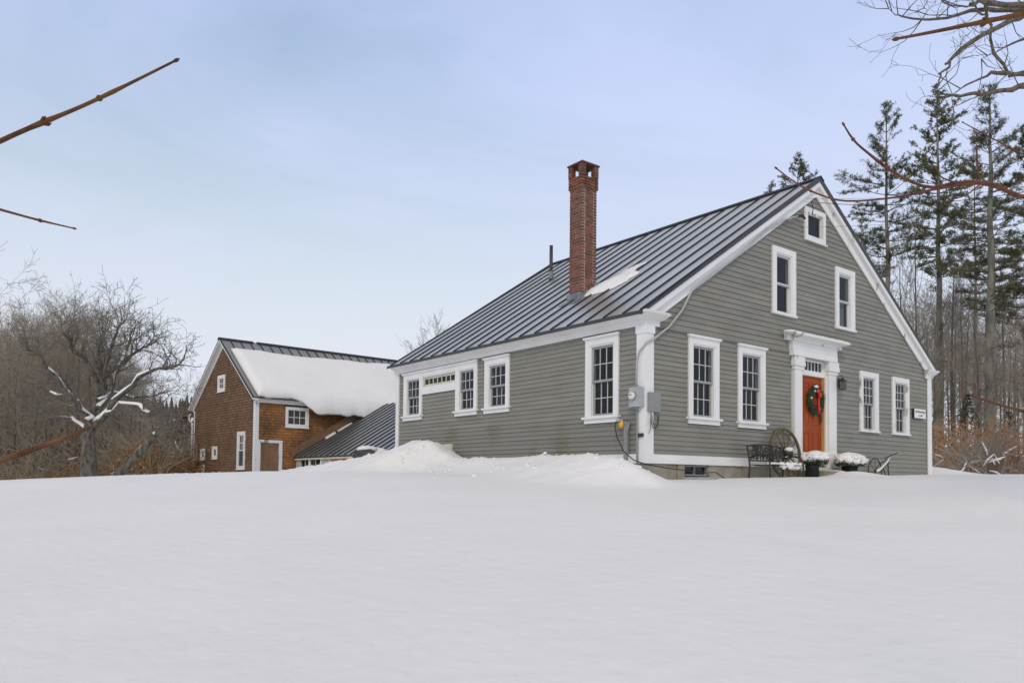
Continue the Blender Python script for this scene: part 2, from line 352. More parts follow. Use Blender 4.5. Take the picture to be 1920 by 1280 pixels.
def clap_mesh(F, mat, name, ex):
    b = MB(); f0, f1, b1 = .0, -.019, -.03
    pr = [(f0, 0), (b1, 0), (b1, ex), (f1, ex)]
    b.prism(pr, lambda n, z, k: F(k, n, z))
    return b.mesh(name, mat)
cmg = clap_mesh(F_east, CLAP, 'clapboard', CB); cmw = clap_mesh(F_east, CLAP, 'clapboard', CBW); cme = clap_mesh(F_south, CLAP, 'clapboard', CB); cmem = clap_mesh(F_south, CLAPM, 'clapboard', CB)
def spans(a, b, z0, z1, opens):
    cur = [(a, b)]
    for (s0, s1, y0, y1) in opens:
        if z1 <= y0 + .02 or z0 >= y1 - .105: continue
        nx = []
        for (p, q) in cur:
            if s1 <= p or s0 >= q: nx.append((p, q)); continue
            if s0 > p: nx.append((p, s0))
            if s1 < q: nx.append((s1, q))
        cur = nx
    return [c for c in cur if c[1] - c[0] > .02]
def row(F, mesh, par, p, q, z, far, zs=1.0):
    n = max(1, round((q - p) / far)); cut = [p] + sorted(p + (q-p)*(k + rng.uniform(-.22, .22))/n for k in range(1, n)) + [q]
    for k in range(n):
        o = link('clapboard', mesh, par); L = cut[k+1] - cut[k] - .003; o.location = F(cut[k], rng.uniform(-.002, .0015), z)
        o.scale = (1, L, zs) if F is F_east else (L, 1, zs)
def rip(F, mesh, par, a, b, z, ex, opens):      # boards ripped to fit under a sill
    for (s0, s1, y0, y1) in opens:
        if z + .006 < y0 < z + ex - .02 and s0 >= a and s1 <= b: row(F, mesh, par, s0, s1, z, 9, (y0 - z) / ex)
z = .40
while z < 2.88:
    for (p, q) in spans(.01, 4.95, z, z + CB, G_OPEN): row(F_east, cmg, gable, p, q, z, 4.6)
    rip(F_east, cmg, gable, .01, 4.95, z, CB, G_OPEN)
    z += CB
z = 2.905 - 24*CBW
while z < ZR - .3:
    a, b = (.01 if z > 2.89 else 6.845), HW - .01
    lim = (z + CBW - ZE) / SLP - OV + .10
    if lim > .01: a = max(a, lim); b = HW - lim
    if b - a > .05:
        for (p, q) in spans(a, b, z, z + CBW, G_OPEN): row(F_east, cmw, gable, p, q, z, 4.6)
        rip(F_east, cmw, gable, a, b, z, CBW, G_OPEN)
    z += CBW
z = .40
while z + CB < 3.06:
    for (p, q) in spans(-HL + .01, -.01, z, z + CB, E_OPEN): row(F_south, cmem if z < 1.15 and p < -4 else cme, eave, p, q, z, 4.2)
    rip(F_south, cme, eave, -HL, 0, z, CB, E_OPEN)
    z += CB
# hidden walls, floors: keep the rooms dark
bw = MB(); bw.box((-HL, HW - .1, -1.5), (-.03, HW, ZE + .1)); bw.box((-HL, .03, -1.5), (-HL + .1, HW - .11, ZE))
bw.prism([(.2, ZE), (HW - .2, ZE), (YM, ZR - .25)], lambda y, zz_, k: (-HL + .1*k, y, zz_))
bw.build('back_wall', CLAP, house)
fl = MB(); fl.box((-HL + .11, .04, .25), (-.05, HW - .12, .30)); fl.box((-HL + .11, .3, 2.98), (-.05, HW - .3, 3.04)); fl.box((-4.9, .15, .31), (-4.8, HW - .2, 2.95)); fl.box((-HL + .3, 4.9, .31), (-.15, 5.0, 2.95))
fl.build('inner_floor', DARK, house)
# corner boards, frieze, water table, foundation
for nm, lo, hi in (('corner_board', (-.205, -.027, .405), (.027, .0, 2.90)), ('corner_board', (.0, .001, .405), (.027, .215, 2.90)),
                   ('corner_board', (-.001, HW - .205, .16), (.028, HW + .027, 2.88)), ('corner_board', (-HL - .027, -.027, -.6), (-HL + .13, .02, 2.92))):
    bobj(nm, WHITE, house, lo, hi)
bobj('capital', WHITE, house, (-.22, -.045, 2.74), (.045, .001, 2.90)); bobj('capital', WHITE, house, (.0, .002, 2.74), (.045, .23, 2.90))
bobj('water_table', WHITE, house, (0, .0, .226), (.034, 4.95, .405));
bobj('water_table', WHITE, house, (-HL, -.034, .226), (.034, .0, .405))
fnd = link('foundation', None, house)
def stones(F, a, b, z0, z1, skip=()):
    s = a
    while s < b - .05:
        e = min(b, s + rng.uniform(.55, 1.15))
        for (p, q) in skip:
            if s < p < e: e = p
            if p <= s < q: s = q; e = min(b, s + rng.uniform(.55, 1.15))
        fobj('foundation_stone', STONE, fnd, F, (s + .006, -.28, z0), (e - .006, rng.uniform(-.02, .006), z1)); s = e
stones(F_east, 0, 4.95, -.55, .222, [(1.17, 1.94)]); stones(F_east, 6.84, HW, -.55, .092, []); stones(F_south, -HL, -.0, -.55, .222)
# basement windows
for (s0, s1, zb, zt) in ((1.17, 1.94, .0, .215), (9.66, 10.46, -.02, .09)):
    b = MB()
    for lo, hi in (((s0, -.16, zt - .03), (s1, -.02, zt)), ((s0, -.16, zb), (s1, -.02, zb + .03)), ((s0, -.16, zb), (s0 + .03, -.02, zt)), ((s1 - .03, -.16, zb), (s1, -.02, zt)), (((s0+s1)/2 - .015, -.12, zb), ((s0+s1)/2 + .015, -.06, zt))):
        b.box(*fbox(F_east, lo, hi))
    wv = b.build('basement_window', GREYD if s0 < 5 else EDGE, house)
    fobj('pane', GLASS, wv, F_east, (s0 + .03, -.10, zb + .03), ((s0+s1)/2 - .015, -.095, zt - .03)); fobj('pane', GLASS, wv, F_east, ((s0+s1)/2 + .015, -.10, zb + .03), (s1 - .03, -.095, zt - .03))
b = MB(); pts = [Vector((.02 + .42*math.sin(math.pi*t), 1.05 + 1.0*t, .0)) for t in np.linspace(0, 1, 13)]
for p, q2 in zip(pts[:-1], pts[1:]): b.hexa([(p.x, p.y, -.3), (q2.x, q2.y, -.3), (q2.x+.02, q2.y, -.3), (p.x+.02, p.y, -.3), (p.x, p.y, -.025), (q2.x, q2.y, -.025), (q2.x+.02, q2.y, -.025), (p.x+.02, p.y, -.025)])
b.build('window_well', CONC, house)
# eave cornice (front) with returns on the gable
prof = [(0, 2.895), (.032, 2.895), (.032, 2.985), (.06, 3.0), (.10, 3.01), (.155, 3.045), (.20, 3.075), (.235, 3.10), (.235, 3.12), (0, 3.26)]
b = MB(); b.prism(prof, lambda n, z_, k: ((-HL - .10) if k == 0 else .0 + n, -n, z_)); b.build('cornice', WHITE, house)
b = MB(); b.prism(prof, lambda n, z_, k: (n, (-n if k == 0 else .36 + n*.5), z_ if z_ < 3.2 else 3.13)); b.build('cornice_return', WHITE, house)
bobj('cornice_return', WORN, house, (0, -.22, 3.125), (.23, .44, 3.14))
prb = [(0, 2.88), (.04, 2.88), (.07, 2.97), (.15, 3.05), (.19, 3.10), (.19, 3.12), (0, 3.14)]
b = MB(); b.prism(prb, lambda n, z_, k: (n, (HW - .36 - n*.6 if k == 0 else HW + n), z_)); b.prism(prb, lambda n, z_, k: ((n if k == 0 else -3.0), HW + n, z_)); b.build('cornice_return', WORN, house)
# rake boards
for sgn in (0, 1):
    b = MB()
    def RB(y, z_, k, n0, n1):
        yy = y if sgn == 0 else 2*YM - y
        return ((n0, n1)[k], yy, z_)
    pl = [(-.10, roofz(-.10) - .05), (YM, ZR - .05), (YM, ZR - .42), (.40, roofz(.40) - .42), (.1, roofz(-.1) - .12)]
    b.prism(pl, lambda y, z_, k: RB(y, z_, k, .001, .034))
    pl = [(-.2, roofz(-.2) - .05), (YM, ZR - .05), (YM, ZR - .20), (-.0, roofz(0) - .2), (-.2, roofz(-.2) - .09)]
    b.prism(pl, lambda y, z_, k: RB(y, z_, k, .034, RK - .012))
    b.build('rake_board', WHITE if sgn == 0 else WORN, house)
# roof: deck, pans, standing seams, drip edges, ridge cap
roof = link('roof', None, house)
X0, X1 = -HL - .13, RK
b = MB(); t = .05
for sgn in (0, 1):
    pl = [(-OV, ZE), (YM, ZR), (YM, ZR - t/math.cos(TH)), (-OV, ZE - t/math.cos(TH))]
    b.prism(pl, lambda y, z_, k: (X0 if k == 0 else X1, y if sgn == 0 else 2*YM - y, z_))
b.build('roof_deck', EDGE, roof)
ev = Vector((0, math.cos(TH), math.sin(TH))); nr = Vector((0, -math.sin(TH), math.cos(TH))); SL = (YM + OV) / math.cos(TH)
def slope_box(x0, x1, a0, a1, h0, h1, org, e, n, xv=Vector((1, 0, 0))):
    return [org + xv*x + e*a + n*h for (x, a, h) in ((x0, a0, h0), (x1, a0, h0), (x1, a1, h0), (x0, a1, h0), (x0, a0, h1), (x1, a0, h1), (x1, a1, h1), (x0, a1, h1))]
org = Vector((0, -OV, ZE))
seamx = [-9.511 + .5392*k for k in range(18)]
edges = [X0] + seamx + [X1 - .02]
PITCH_S = .5392
pan = MB().hexa(slope_box(.005, PITCH_S - .005, -.012, SL - .01, .004, .008, org, ev, nr)).mesh('roof_panel', ROOF)
seam = MB().hexa(slope_box(-.012, .012, -.012, SL - .02, .004, .040, org, ev, nr)).mesh('seam', SEAM)
for k, (p, q2) in enumerate(zip(edges[:-1], edges[1:])):
    o = link('roof_panel', pan, roof); o.location.x = p; o.scale.x = (q2 - p) / PITCH_S
for sx in seamx + [X1 - .02]:
    o = link('seam', seam, roof); o.location.x = sx
MB().hexa(slope_box(X0, X1, -.012, SL, .004, .008, Vector((0, 2*YM + OV, ZE)), Vector((0, -math.cos(TH), math.sin(TH))), Vector((0, math.sin(TH), math.cos(TH))))).build('back_slope_sheet', ROOF, roof)
b = MB(); b.prism([(-OV - .025, ZE - .06), (-OV - .018, ZE + .012), (-OV, ZE + .018), (-OV, ZE - .06)], lambda y, z_, k: (X0 if k == 0 else X1, y, z_)); b.build('drip_edge', EDGE, roof)
for sgn in (0, 1):
    b = MB(); pl = [(-OV - .02, ZE - .02), (YM, ZR + .06), (YM, ZR - .075), (-OV - .02, ZE - .075)]
    b.prism(pl, lambda y, z_, k: (X1 - .012 + .022*k, y if sgn == 0 else 2*YM - y, z_)); b.build('drip_edge', EDGE, roof)
    b = MB(); b.prism(pl, lambda y, z_, k: (X0 - .022 + .02*k, y if sgn == 0 else 2*YM - y, z_)); b.build('drip_edge', EDGE, roof)
b = MB(); b.prism([(-.14, -.03), (0, .065), (.14, -.03), (.14, -.05), (0, .04), (-.14, -.05)], lambda y, z_, k: (X0 - .03 if k == 0 else X1 + .03, YM + y, ZR + z_)); b.build('ridge_cap', SEAM, roof)
# vent pipe on the roof
vp = MB(); vp.tube([(-7.38, 3.93, 5.6), (-7.38, 3.93, 6.92)], .052, 10); v0 = vp.build('vent_pipe', EDGE, house, True)
b = MB(); b.hexa(slope_box(-.16, .16, -.16, .3, .012, .022, Vector((-7.38, 3.85, roofz(3.85))), ev, nr)); b.tube([(-7.38, 3.93, 5.9), (-7.38, 3.93, 6.13)], .075, 10); b.build('flashing', LEAD, v0)
# chimney of separate bricks
chim = link('chimney', None, house)
CX0, CX1, CY0, CY1 = -3.775, -3.335, 1.41, 1.90
lean = lambda z_: (.03*(z_-4.4)/2.5, .0)
b = MB(); b.box((CX0 + .012, CY0 + .012, 3.9), (CX1 - .012, CY1 - .012, 7.13)); b.build('mortar_core', MORT, chim)
bh, gap = .071, .016
def course(z_, x0, x1, y0, y1, odd, hidden):
    d = .098
    segs = []
    fx = [x0, x0 + (x1-x0)*(.5 if odd else .27), x0 + (x1-x0)*(1 if odd else .77), x1]
    fy = [y0, y0 + (y1-y0)*(.25 if odd else .5), y0 + (y1-y0)*(.75 if odd else 1.0), y1]
    for a, c in zip(fx[:-1], fx[1:]):
        if c - a > .03: segs.append(((a + gap/2, y0, z_), (c - gap/2, y0 + d, z_ + bh - gap), True)); segs.append(((a + gap/2, y1 - d, z_), (c - gap/2, y1, z_ + bh - gap), False))
    for a, c in zip(fy[:-1], fy[1:]):
        a2 = max(a, y0 + d + gap); c2 = min(c, y1 - d - gap)
        if c2 - a2 > .02: segs.append(((x1 - d, a2, z_), (x1, c2, z_ + bh - gap), True)); segs.append(((x0, a2, z_), (x0 + d, c2, z_ + bh - gap), False))
    for lo, hi, vis in segs:
        j = rng.uniform(-.0025, .003)
        if vis: bobj('brick', BRICK if rng.random() < .78 else BRICKD, chim, (lo[0], lo[1] - j, lo[2]), (hi[0] + j, hi[1], hi[2]))
        else: hidden.box(lo, hi)
hid = MB(); z_ = 4.02; k = 0
while z_ < 6.86: course(z_, CX0, CX1, CY0, CY1, k % 2, hid); z_ += bh; k += 1
zs = z_
for q2 in range(4): course(z_, CX0 - .028, CX1 + .028, CY0 - .028, CY1 + .028, k % 2, hid); z_ += bh; k += 1
zc = z_
for (cx, cy) in ((CX0 - .028, CY0 - .028), (CX1 + .028 - .13, CY0 - .028), (CX0 - .028, CY1 + .028 - .13), (CX1 + .028 - .13, CY1 + .028 - .13)):
    for q2 in range(4): bobj('brick', BRICKD if rng.random() < .6 else BRICK, chim, (cx, cy, zc + q2*bh), (cx + .13, cy + .13, zc + q2*bh + bh - .008))
    hid.box((cx + .01, cy + .01, zc), (cx + .12, cy + .12, zc + 4*bh))
ho = hid.build('back_bricks', BRICK, chim); ho['kind'] = 'stuff'
zt = zc + 4*bh
b = MB(); b.box((CX0 - .05, CY0 - .05, zt), (CX1 + .05, CY1 + .05, zt + .035)); b.box((CX0 - .03, CY0 - .03, zt + .035), (CX1 + .03, CY1 + .03, zt + .05)); b.build('cap_slab', BRICKD, chim)
b = MB(); zf = roofz(CY0)
b.box((CX0 - .035, CY0 - .035, zf - .25), (CX1 + .035, CY0 - .018, zf + .17))
for k in range(4):
    y0 = CY0 - .02 + k*.135; b.box((CX1 + .014, y0, roofz(y0) - .1), (CX1 + .03, min(y0 + .134, CY1), roofz(y0) + .17))
b.hexa(slope_box(CX0 - .09, CX1 + .09, 0, .24, .012, .02, Vector((0, CY0 - .24, roofz(CY0 - .24))), ev, nr)); b.build('flashing', LEAD, chim)
# ------------------------------------------------------------------ windows and door of the farmhouse
def ring(b, F, s0, s1, z0, z1, wd, n0, n1):
    for lo, hi in (((s0, n0, z0), (s0 + wd, n1, z1)), ((s1 - wd, n0, z0), (s1, n1, z1)), ((s0 + wd, n0, z0), (s1 - wd, n1, z0 + wd)), ((s0 + wd, n0, z1 - wd), (s1 - wd, n1, z1))): b.box(*fbox(F, lo, hi))
def sash(par, F, s0, s1, z0, z1, cols, rows, n, frm=.045, mat=None, mw=.017):
    b = MB(); ring(b, F, s0, s1, z0, z1, frm, n - .02, n + .012); o = b.build('sash', mat or SASH, par)
    a0, a1, c0, c1 = s0 + frm, s1 - frm, z0 + frm, z1 - frm
    ps, pz = (a1 - a0) / cols, (c1 - c0) / rows
    if cols * rows > 1:
        mm = MUNT if mat is None else mat
        for k in range(1, cols): fobj('muntin', mm, par, F, (a0 + k*ps - mw/2, n - .014, c0), (a0 + k*ps + mw/2, n + .008, c1))
        for k in range(1, rows): fobj('muntin', mm, par, F, (a0, n - .0135, c0 + k*pz - mw/2), (a1, n + .0075, c0 + k*pz + mw/2))
    for i_ in range(cols):
        for j_ in range(rows):
            fobj('pane', GLASS, par, F, (a0 + i_*ps + mw/2, n - .006, c0 + j_*pz + mw/2), (a0 + (i_+1)*ps - mw/2, n - .003, c0 + (j_+1)*pz - mw/2))
def dh_window(par, F, s0, s1, z0, z1, grid=((3, 2), (3, 2)), fancy=True, wmat=None, name='window', head=True, smat=None, dpth=.0, sillapron=True):
    wm = wmat or WHITE
    b = MB(); cw = .125 if fancy else .15; hh = .165 if fancy else .13
    for lo, hi in (((s0, -.13, z0), (s0 + cw, .03, z1 - hh)), ((s1 - cw, -.13, z0), (s1, .03, z1 - hh)), ((s0, -.13, z1 - hh), (s1, .032, z1))): b.box(*fbox(F, lo, hi))
    ring(b, F, s0 + cw, s1 - cw, z0 + .005, z1 - hh, .032, -.13, .012)
    wn = b.build(name, wm, par)
    if fancy and head:
        b = MB(); b.box(*fbox(F, (s0 - .012, .0, z1 - .055), (s1 + .012, .045, z1 - .03))); b.box(*fbox(F, (s0 - .035, .0, z1 - .03), (s1 + .035, .072, z1 + .012))); b.build('head_cap', wm, wn)
    b = MB()
    if fancy and sillapron:
        b.box(*fbox(F, (s0 - .05, -.05, z0 - .03), (s1 + .05, .085, z0 + .012))); b.box(*fbox(F, (s0 - .012, .0, z0 - .12), (s1 + .012, .04, z0 - .031)))
    else: b.box(*fbox(F, (s0 - .02, -.05, z0 - .035), (s1 + .03, .055, z0 + .012)))
    b.build('sill', wm, wn)
    a, c = s0 + cw + .032, s1 - cw - .032; e, g = z0 + .03, z1 - hh - .032; m = (e + g) / 2
    sash(wn, F, a, c, m - .02, g, *grid[0], -.035 - dpth, mat=smat); sash(wn, F, a, c, e, m + .022, *grid[1], -.072 - dpth, frm=.05, mat=smat)
    return wn
for (s0, s1, z0, z1) in G_OPEN[:2]: dh_window(house, F_east, s0, s1, z0, z1)
for (s0, s1, z0, z1) in G_OPEN[2:4]: dh_window(house, F_east, s0, s1, z0, z1, grid=((3, 3), (3, 2)), fancy=False, wmat=WORN)
for (s0, s1, z0, z1) in G_OPEN[4:6]: dh_window(house, F_east, s0, s1, z0, z1, grid=((1, 1), (1, 1)), fancy=False, smat=MUNT)
s0, s1, z0, z1 = G_OPEN[6]
b = MB(); ring(b, F_east, s0, s1, z0, z1, .11, -.1, .03); wn = b.build('attic_window', WHITE, house)
b = MB(); b.box(*fbox(F_east, (s0 - .01, 0, z0 - .03), (s1 + .06, .05, z0 - .001))); b.build('sill', WHITE, wn)
sash(wn, F_east, s0 + .11, s1 - .11, z0 + .11, z1 - .11, 1, 1, -.06, mat=MUNT, frm=.03)
fobj('curtain', CURT, house, F_east, (7.1, -.16, 3.85), (7.55, -.15, 4.5))
for (s0, s1, z0, z1) in E_OPEN[:2]: dh_window(house, F_south, s0, s1, z0, z1)
# grouped unit: two double-hung windows with a seven-light transom between, one head over all
unitw = dh_window(house, F_south, *E_OPEN[2], head=False); unitw2 = dh_window(house, F_south, *E_OPEN[4], head=False)
b = MB(); b.box(*fbox(F_south, (-9.20, .0, 2.795), (-5.56, .046, 2.825))); b.box(*fbox(F_south, (-9.24, .0, 2.825), (-5.54, .07, 2.868))); b.build('window_head', WHITE, house)
b = MB(); b.box(*fbox(F_south, (-8.198, -.1, 2.70), (-6.532, .031, 2.795))); b.box(*fbox(F_south, (-8.198, -.1, 2.20), (-6.532, .031, 2.375))); ring(b, F_south, -8.198, -6.532, 2.376, 2.699, .03, -.1, .02); tw = b.build('transom_window', WHITE, house)
sash(tw, F_south, -8.165, -6.565, 2.407, 2.668, 7, 1, -.03, frm=.06, mat=CREAM, mw=.03)
# bulkhead hatch frame low on the eave wall
b = MB(); ring(b, F_south, -7.44, -6.65, .2, .80, .16, -.1, .035); hb = b.build('cellar_hatch', CREAM, house); fobj('panel', DARK, hb, F_south, (-7.29, -.08, .2), (-6.81, -.06, .66))
# front door
ds = link('door_surround', None, house)
for (a, c) in ((5.0, 5.31), (6.46, 6.81)):
    fobj('pilaster', WHITE, ds, F_east, (a, -.15, .26), (c, .06, 2.83))
    fobj('pilaster_panel', WHITE, ds, F_east, (a + .05, .06, .7), (c - .05, .068, 2.5))
    fobj('plinth', WHITE, ds, F_east, (a - .04, .0, .22), (c + .04, .10, .60))
    b = MB(); b.box(*fbox(F_east, (a - .03, .0, 2.52), (c + .03, .08, 2.60))); b.box(*fbox(F_east, (a - .06, .0, 2.60), (c + .06, .11, 2.70))); b.box(*fbox(F_east, (a - .05, .0, 2.70), (c + .05, .10, 2.829))); b.build('capital', WORN, ds)
b = MB(); b.box(*fbox(F_east, (4.87, -.02, 2.83), (6.77, .115, 2.972))); b.box(*fbox(F_east, (4.86, -.02, 2.98), (6.78, .10, 3.16))); b.box(*fbox(F_east, (4.862, .0, 2.972), (6.778, .085, 2.98))); b.build('entablature', WHITE, ds)
b = MB(); cp = [(.10, 3.16), (.13, 3.16), (.15, 3.20), (.20, 3.23), (.29, 3.25), (.32, 3.265), (.32, 3.315), (.10, 3.33)]
b.prism(cp, lambda n, z_, k: (n, (4.87 - (n - .1)) if k == 0 else 6.77 + (n - .1), z_)); b.box((0, 4.65, 3.16), (.1, 6.99, 3.325)); b.build('crown_moulding', WORN, ds)
dr = MB(); dr.box(*fbox(F_east, (5.44, -.14, .40), (6.385, -.10, 2.44))); dor = dr.build('front_door', DOOR, house)
for (a, c) in ((5.56, 5.86), (5.97, 6.27)):
    for (e, g) in ((.58, 1.10), (1.28, 1.62), (1.70, 2.30)):
        b = MB(); ring(b, F_east, a, c, e, g, .03, -.10, -.088); b.box(*fbox(F_east, (a + .07, -.10, e + .07), (c - .07, -.09, g - .07))); b.build('door_panel', DOOR, dor)
b = MB(); b.tube([F_east(6.31, -.10, 1.37), F_east(6.31, -.05, 1.37), F_east(6.31, -.05, 1.50), F_east(6.31, -.10, 1.52)], .012, 8); b.box(*fbox(F_east, (6.28, -.10, 1.30), (6.34, -.09, 1.56))); b.build('handle', IRON, dor)
b = MB(); b.box(*fbox(F_east, (5.31, -.16, .38), (5.44, -.06, 2.83))); b.box(*fbox(F_east, (6.42, -.16, .38), (6.46, -.0, 2.83))); b.box(*fbox(F_east, (5.44, -.16, 2.44), (6.42, -.04, 2.52))); b.build('door_frame', WHITE, house)
fobj('door_jamb', WOOD, house, F_east, (6.386, -.15, .40), (6.42, -.03, 2.44)); fobj('door_jamb', WOOD, house, F_east, (5.44, -.10, 2.425), (6.386, -.07, 2.44))
tr = MB(); ring(tr, F_east, 5.44, 6.42, 2.52, 2.83, .03, -.16, -.05); tro = tr.build('door_transom', WHITE, house)
sash(tro, F_east, 5.47, 6.39, 2.55, 2.80, 6, 1, -.09, frm=.02, mat=WHITE, mw=.022)
b = MB(); b.box((-.02, 4.96, .17), (.16, 6.84, .255)); b.build('threshold', CREAM, house)
b = MB(); b.box((.0, 4.9, -.5), (.55, 6.95, .165)); b.build('doorstep', STONE, house)
bobj('belt_board', CLAP, house, (0, .38, 2.885), (.018, 4.86, 2.912))
# ------------------------------------------------------------------ shingled barn (local x = along the gable to the right, y = along the side wall away)
BA = R(3.3); BO = Vector((-27.409, 2.269, 0)); BW, BLn = 8.4, 11.0
barn = thing('shingle_barn', 'brown shingled barn with white trim, a steep metal roof and a plank door', 'barn', BO, BA)
BB = -1.6; BZE, BZR, BM, BOV = 3.55, 7.20, -4.2, .30
BSL = (BZR - 3.79) / 4.5
def bz(x): return 3.79 + BSL * (min(-x, BW + x) + .30)     # top of roof over local x
def shingles(F, a, b, z0, ztop, top_fn, opens, mat, name, seed, ex=.135, wmin=.09, wmax=.2):
    rr = random.Random(seed); m = MB(); z_ = z0; row = 0
    while z_ < ztop:
        s = a - rr.uniform(0, .1)
        lo_, hi_ = a, b
        while s < b:
            e = s + rr.uniform(wmin, wmax)
            s_, e_ = max(s, a), min(e, b); c = (s_ + e_) / 2
            ok = e_ - s_ > .02 and z_ + ex*.7 < top_fn(c)
            if ok:
                for (p, q2, y0, y1) in opens:
                    if p < c < q2 and y0 - .03 < z_ + ex/2 < y1 + .03: ok = False; break
            if ok:
                dz = rr.uniform(-.005, .005); dn = rr.uniform(.010, .018); g = .003
                pr = [(.004 + dn, z_ + dz), (-.03, z_ + dz), (-.03, z_ + ex + .01), (-.022, z_ + ex + .01)]
                m.prism(pr, lambda n, zz_, k: F((s_ + g) if k == 0 else (e_ - g), n, zz_)); m.c += [rr.random()] * 6
            s = e
        z_ += ex
    o = m.build(name, mat, barn); o['kind'] = 'stuff'
    return o
BG_OPEN = [(-5.0, -3.98, 4.42, 5.30), (-2.19, -1.19, .30, 2.19), (-7.36, -6.66, .82, 1.47), (-5.6, -4.86, .87, 1.54), (-7.2, -6.68, -.4, .57)]
BS_OPEN = [(1.54, 2.80, 2.43, 3.45), (.16, 1.40, -2, 1.745)]
shingles(F_south, -BW, 0, BB, 7.0, lambda x: bz(x) - .30, BG_OPEN, SHG, 'gable_shingles', 3)
shingles(F_east, 0.0, BLn, BB, 3.62, lambda x: 9, BS_OPEN, SHO, 'side_shingles', 4)
b = MB(); b.box((-BW, .04, BB), (-.04, .08, 3.6)); b.prism([(-BW + .05, 3.5), (-.05, 3.5), (BM, 6.75)], lambda x, z_, k: (x, .04 + .04*k, z_)); b.box((-.08, .08, BB), (-.04, BLn, 3.7)); b.box((-BW, BLn - .1, BB), (-.08, BLn, 3.6)); b.box((-BW, .08, BB), (-BW + .05, BLn - .1, 3.6))
b.prism([(-BW + .05, 3.5), (-.05, 3.5), (BM, 6.75)], lambda x, z_, k: (x, BLn - .1 + .1*k, z_)); b.build('frame_wall', DARK, barn)
bobj('corner_board', WHITE, barn, (-.21, -.03, BB), (.03, .0, 3.66)); bobj('corner_board', PEEL, barn, (0, .001, BB), (.03, .16, 3.58)); bobj('corner_board', WHITE, barn, (-BW - .03, -.03, BB), (-BW + .07, .0, 3.6))
b = MB(); b.prism([(0, 3.56), (.04, 3.56), (.06, 3.68), (.16, 3.70), (.26, 3.74), (.26, 3.78), (0, 3.9)], lambda n, z_, k: (n, -.03 + (BLn + .03)*k, z_)); b.build('eave_board', WHITE, barn)
for sgn in (0, 1):
    b = MB(); mx_ = lambda x: x if sgn == 0 else -BW - x
    pl = [(.29, bz(.29) - .04), (BM, BZR - .04), (BM, BZR - .34), (.0, bz(0) - .30), (.29, bz(.29) - .16)]
    b.prism(pl, lambda x, z_, k: (mx_(x), -.035*k - .002, z_)); pl = [(.29, bz(.29) - .04), (BM, BZR - .04), (BM, BZR - .16), (.29, bz(.29) - .15)]
    b.prism(pl, lambda x, z_, k: (mx_(x), -.037 - .25*k, z_)); b.build('rake_board', WHITE, barn)
broof = link('roof', None, barn); BTH = math.atan(BSL); BSLen = 4.5 / math.cos(BTH)
b = MB()
for sgn in (0, 1):
    pl = [(.30, bz(.30)), (BM, BZR), (BM, BZR - .06), (.30, bz(.30) - .06)]
    b.prism(pl, lambda x, z_, k: (x if sgn == 0 else -BW - x, -.30 + (BLn + .4)*k, z_))
b.build('roof_deck', EDGE, broof)
for sgn in (0, 1):
    sx = -1 if sgn == 0 else 1
    e = Vector((sx*math.cos(BTH), 0, math.sin(BTH))); n_ = Vector((-sx*math.sin(BTH), 0, math.cos(BTH))); og = Vector((.30 if sgn == 0 else -BW - .30, 0, bz(.30)))
    pn = MB().hexa(slope_box(.004, .536, -.02, BSLen - .01, .004, .009, og, e, n_, Vector((0, 1, 0)))).mesh('roof_panel', BROOF)
    sm = MB().hexa(slope_box(-.014, .014, -.02, BSLen - .02, .004, .045, og, e, n_, Vector((0, 1, 0)))).mesh('seam', SEAM)
    y_ = -.30
    while y_ < BLn - .0:
        o = link('roof_panel', pn, broof); o.location.y = y_
        if sgn == 0: o = link('seam', sm, broof); o.location.y = y_ + .02
        y_ += .54
for (y0, y1) in ((-.33, 1.55), (1.75, BLn + .12)):
    b = MB(); b.prism([(-.16, -.05), (0, .06), (.16, -.05), (.16, -.075), (0, .03), (-.16, -.075)], lambda x, z_, k: (BM + x, y0 if k == 0 else y1, BZR + z_)); b.build('ridge_cap', SEAM, broof)
# barn windows
def plain_window(par, F, s0, s1, z0, z1, cols, rows, cw=.12, two=False, wm=None):
    b = MB(); ring(b, F, s0, s1, z0, z1, cw, -.10, .03); o = b.build('window', wm or WHITE, par)
    b = MB(); b.box(*fbox(F, (s0 - .02, .0, z0 - .035), (s1 + .03, .06, z0 - .001))); b.build('sill', wm or WHITE, o)
    if two:
        m = (z0 + z1) / 2; sash(o, F, s0 + cw, s1 - cw, m - .02, z1 - cw, cols, rows, -.04, mat=WHITE, mw=.03); sash(o, F, s0 + cw, s1 - cw, z0 + cw, m + .02, cols, rows, -.075, mat=WHITE, mw=.03)
    else: sash(o, F, s0 + cw, s1 - cw, z0 + cw, z1 - cw, cols, rows, -.04, mat=WHITE, mw=.03, frm=.03)
plain_window(barn, F_south, *BG_OPEN[0], 3, 2, cw=.17); plain_window(barn, F_south, *BG_OPEN[1], 3, 2, cw=.17, two=True)
plain_window(barn, F_south, *BG_OPEN[2], 1, 1, cw=.15); plain_window(barn, F_south, *BG_OPEN[3], 1, 1, cw=.15); plain_window(barn, F_south, *BG_OPEN[4], 1, 1, cw=.1)
plain_window(barn, F_east, *BS_OPEN[0], 3, 2, cw=.14)
b = MB(); b.box(*fbox(F_east, (.16, -.1, BB), (.27, .032, 1.60))); b.box(*fbox(F_east, (1.23, -.1, BB), (1.40, .032, 1.60))); b.box(*fbox(F_east, (.16, -.1, 1.60), (1.40, .034, 1.745))); b.build('door_frame', PEEL, barn)
bd = link('barn_door', None, barn)
for k in range(6): fobj('plank', BARNDOOR, bd, F_east, (.272 + k*.16, -.05, BB), (.272 + k*.16 + .154, -.02 + rng.uniform(-.003, .003), 1.595))
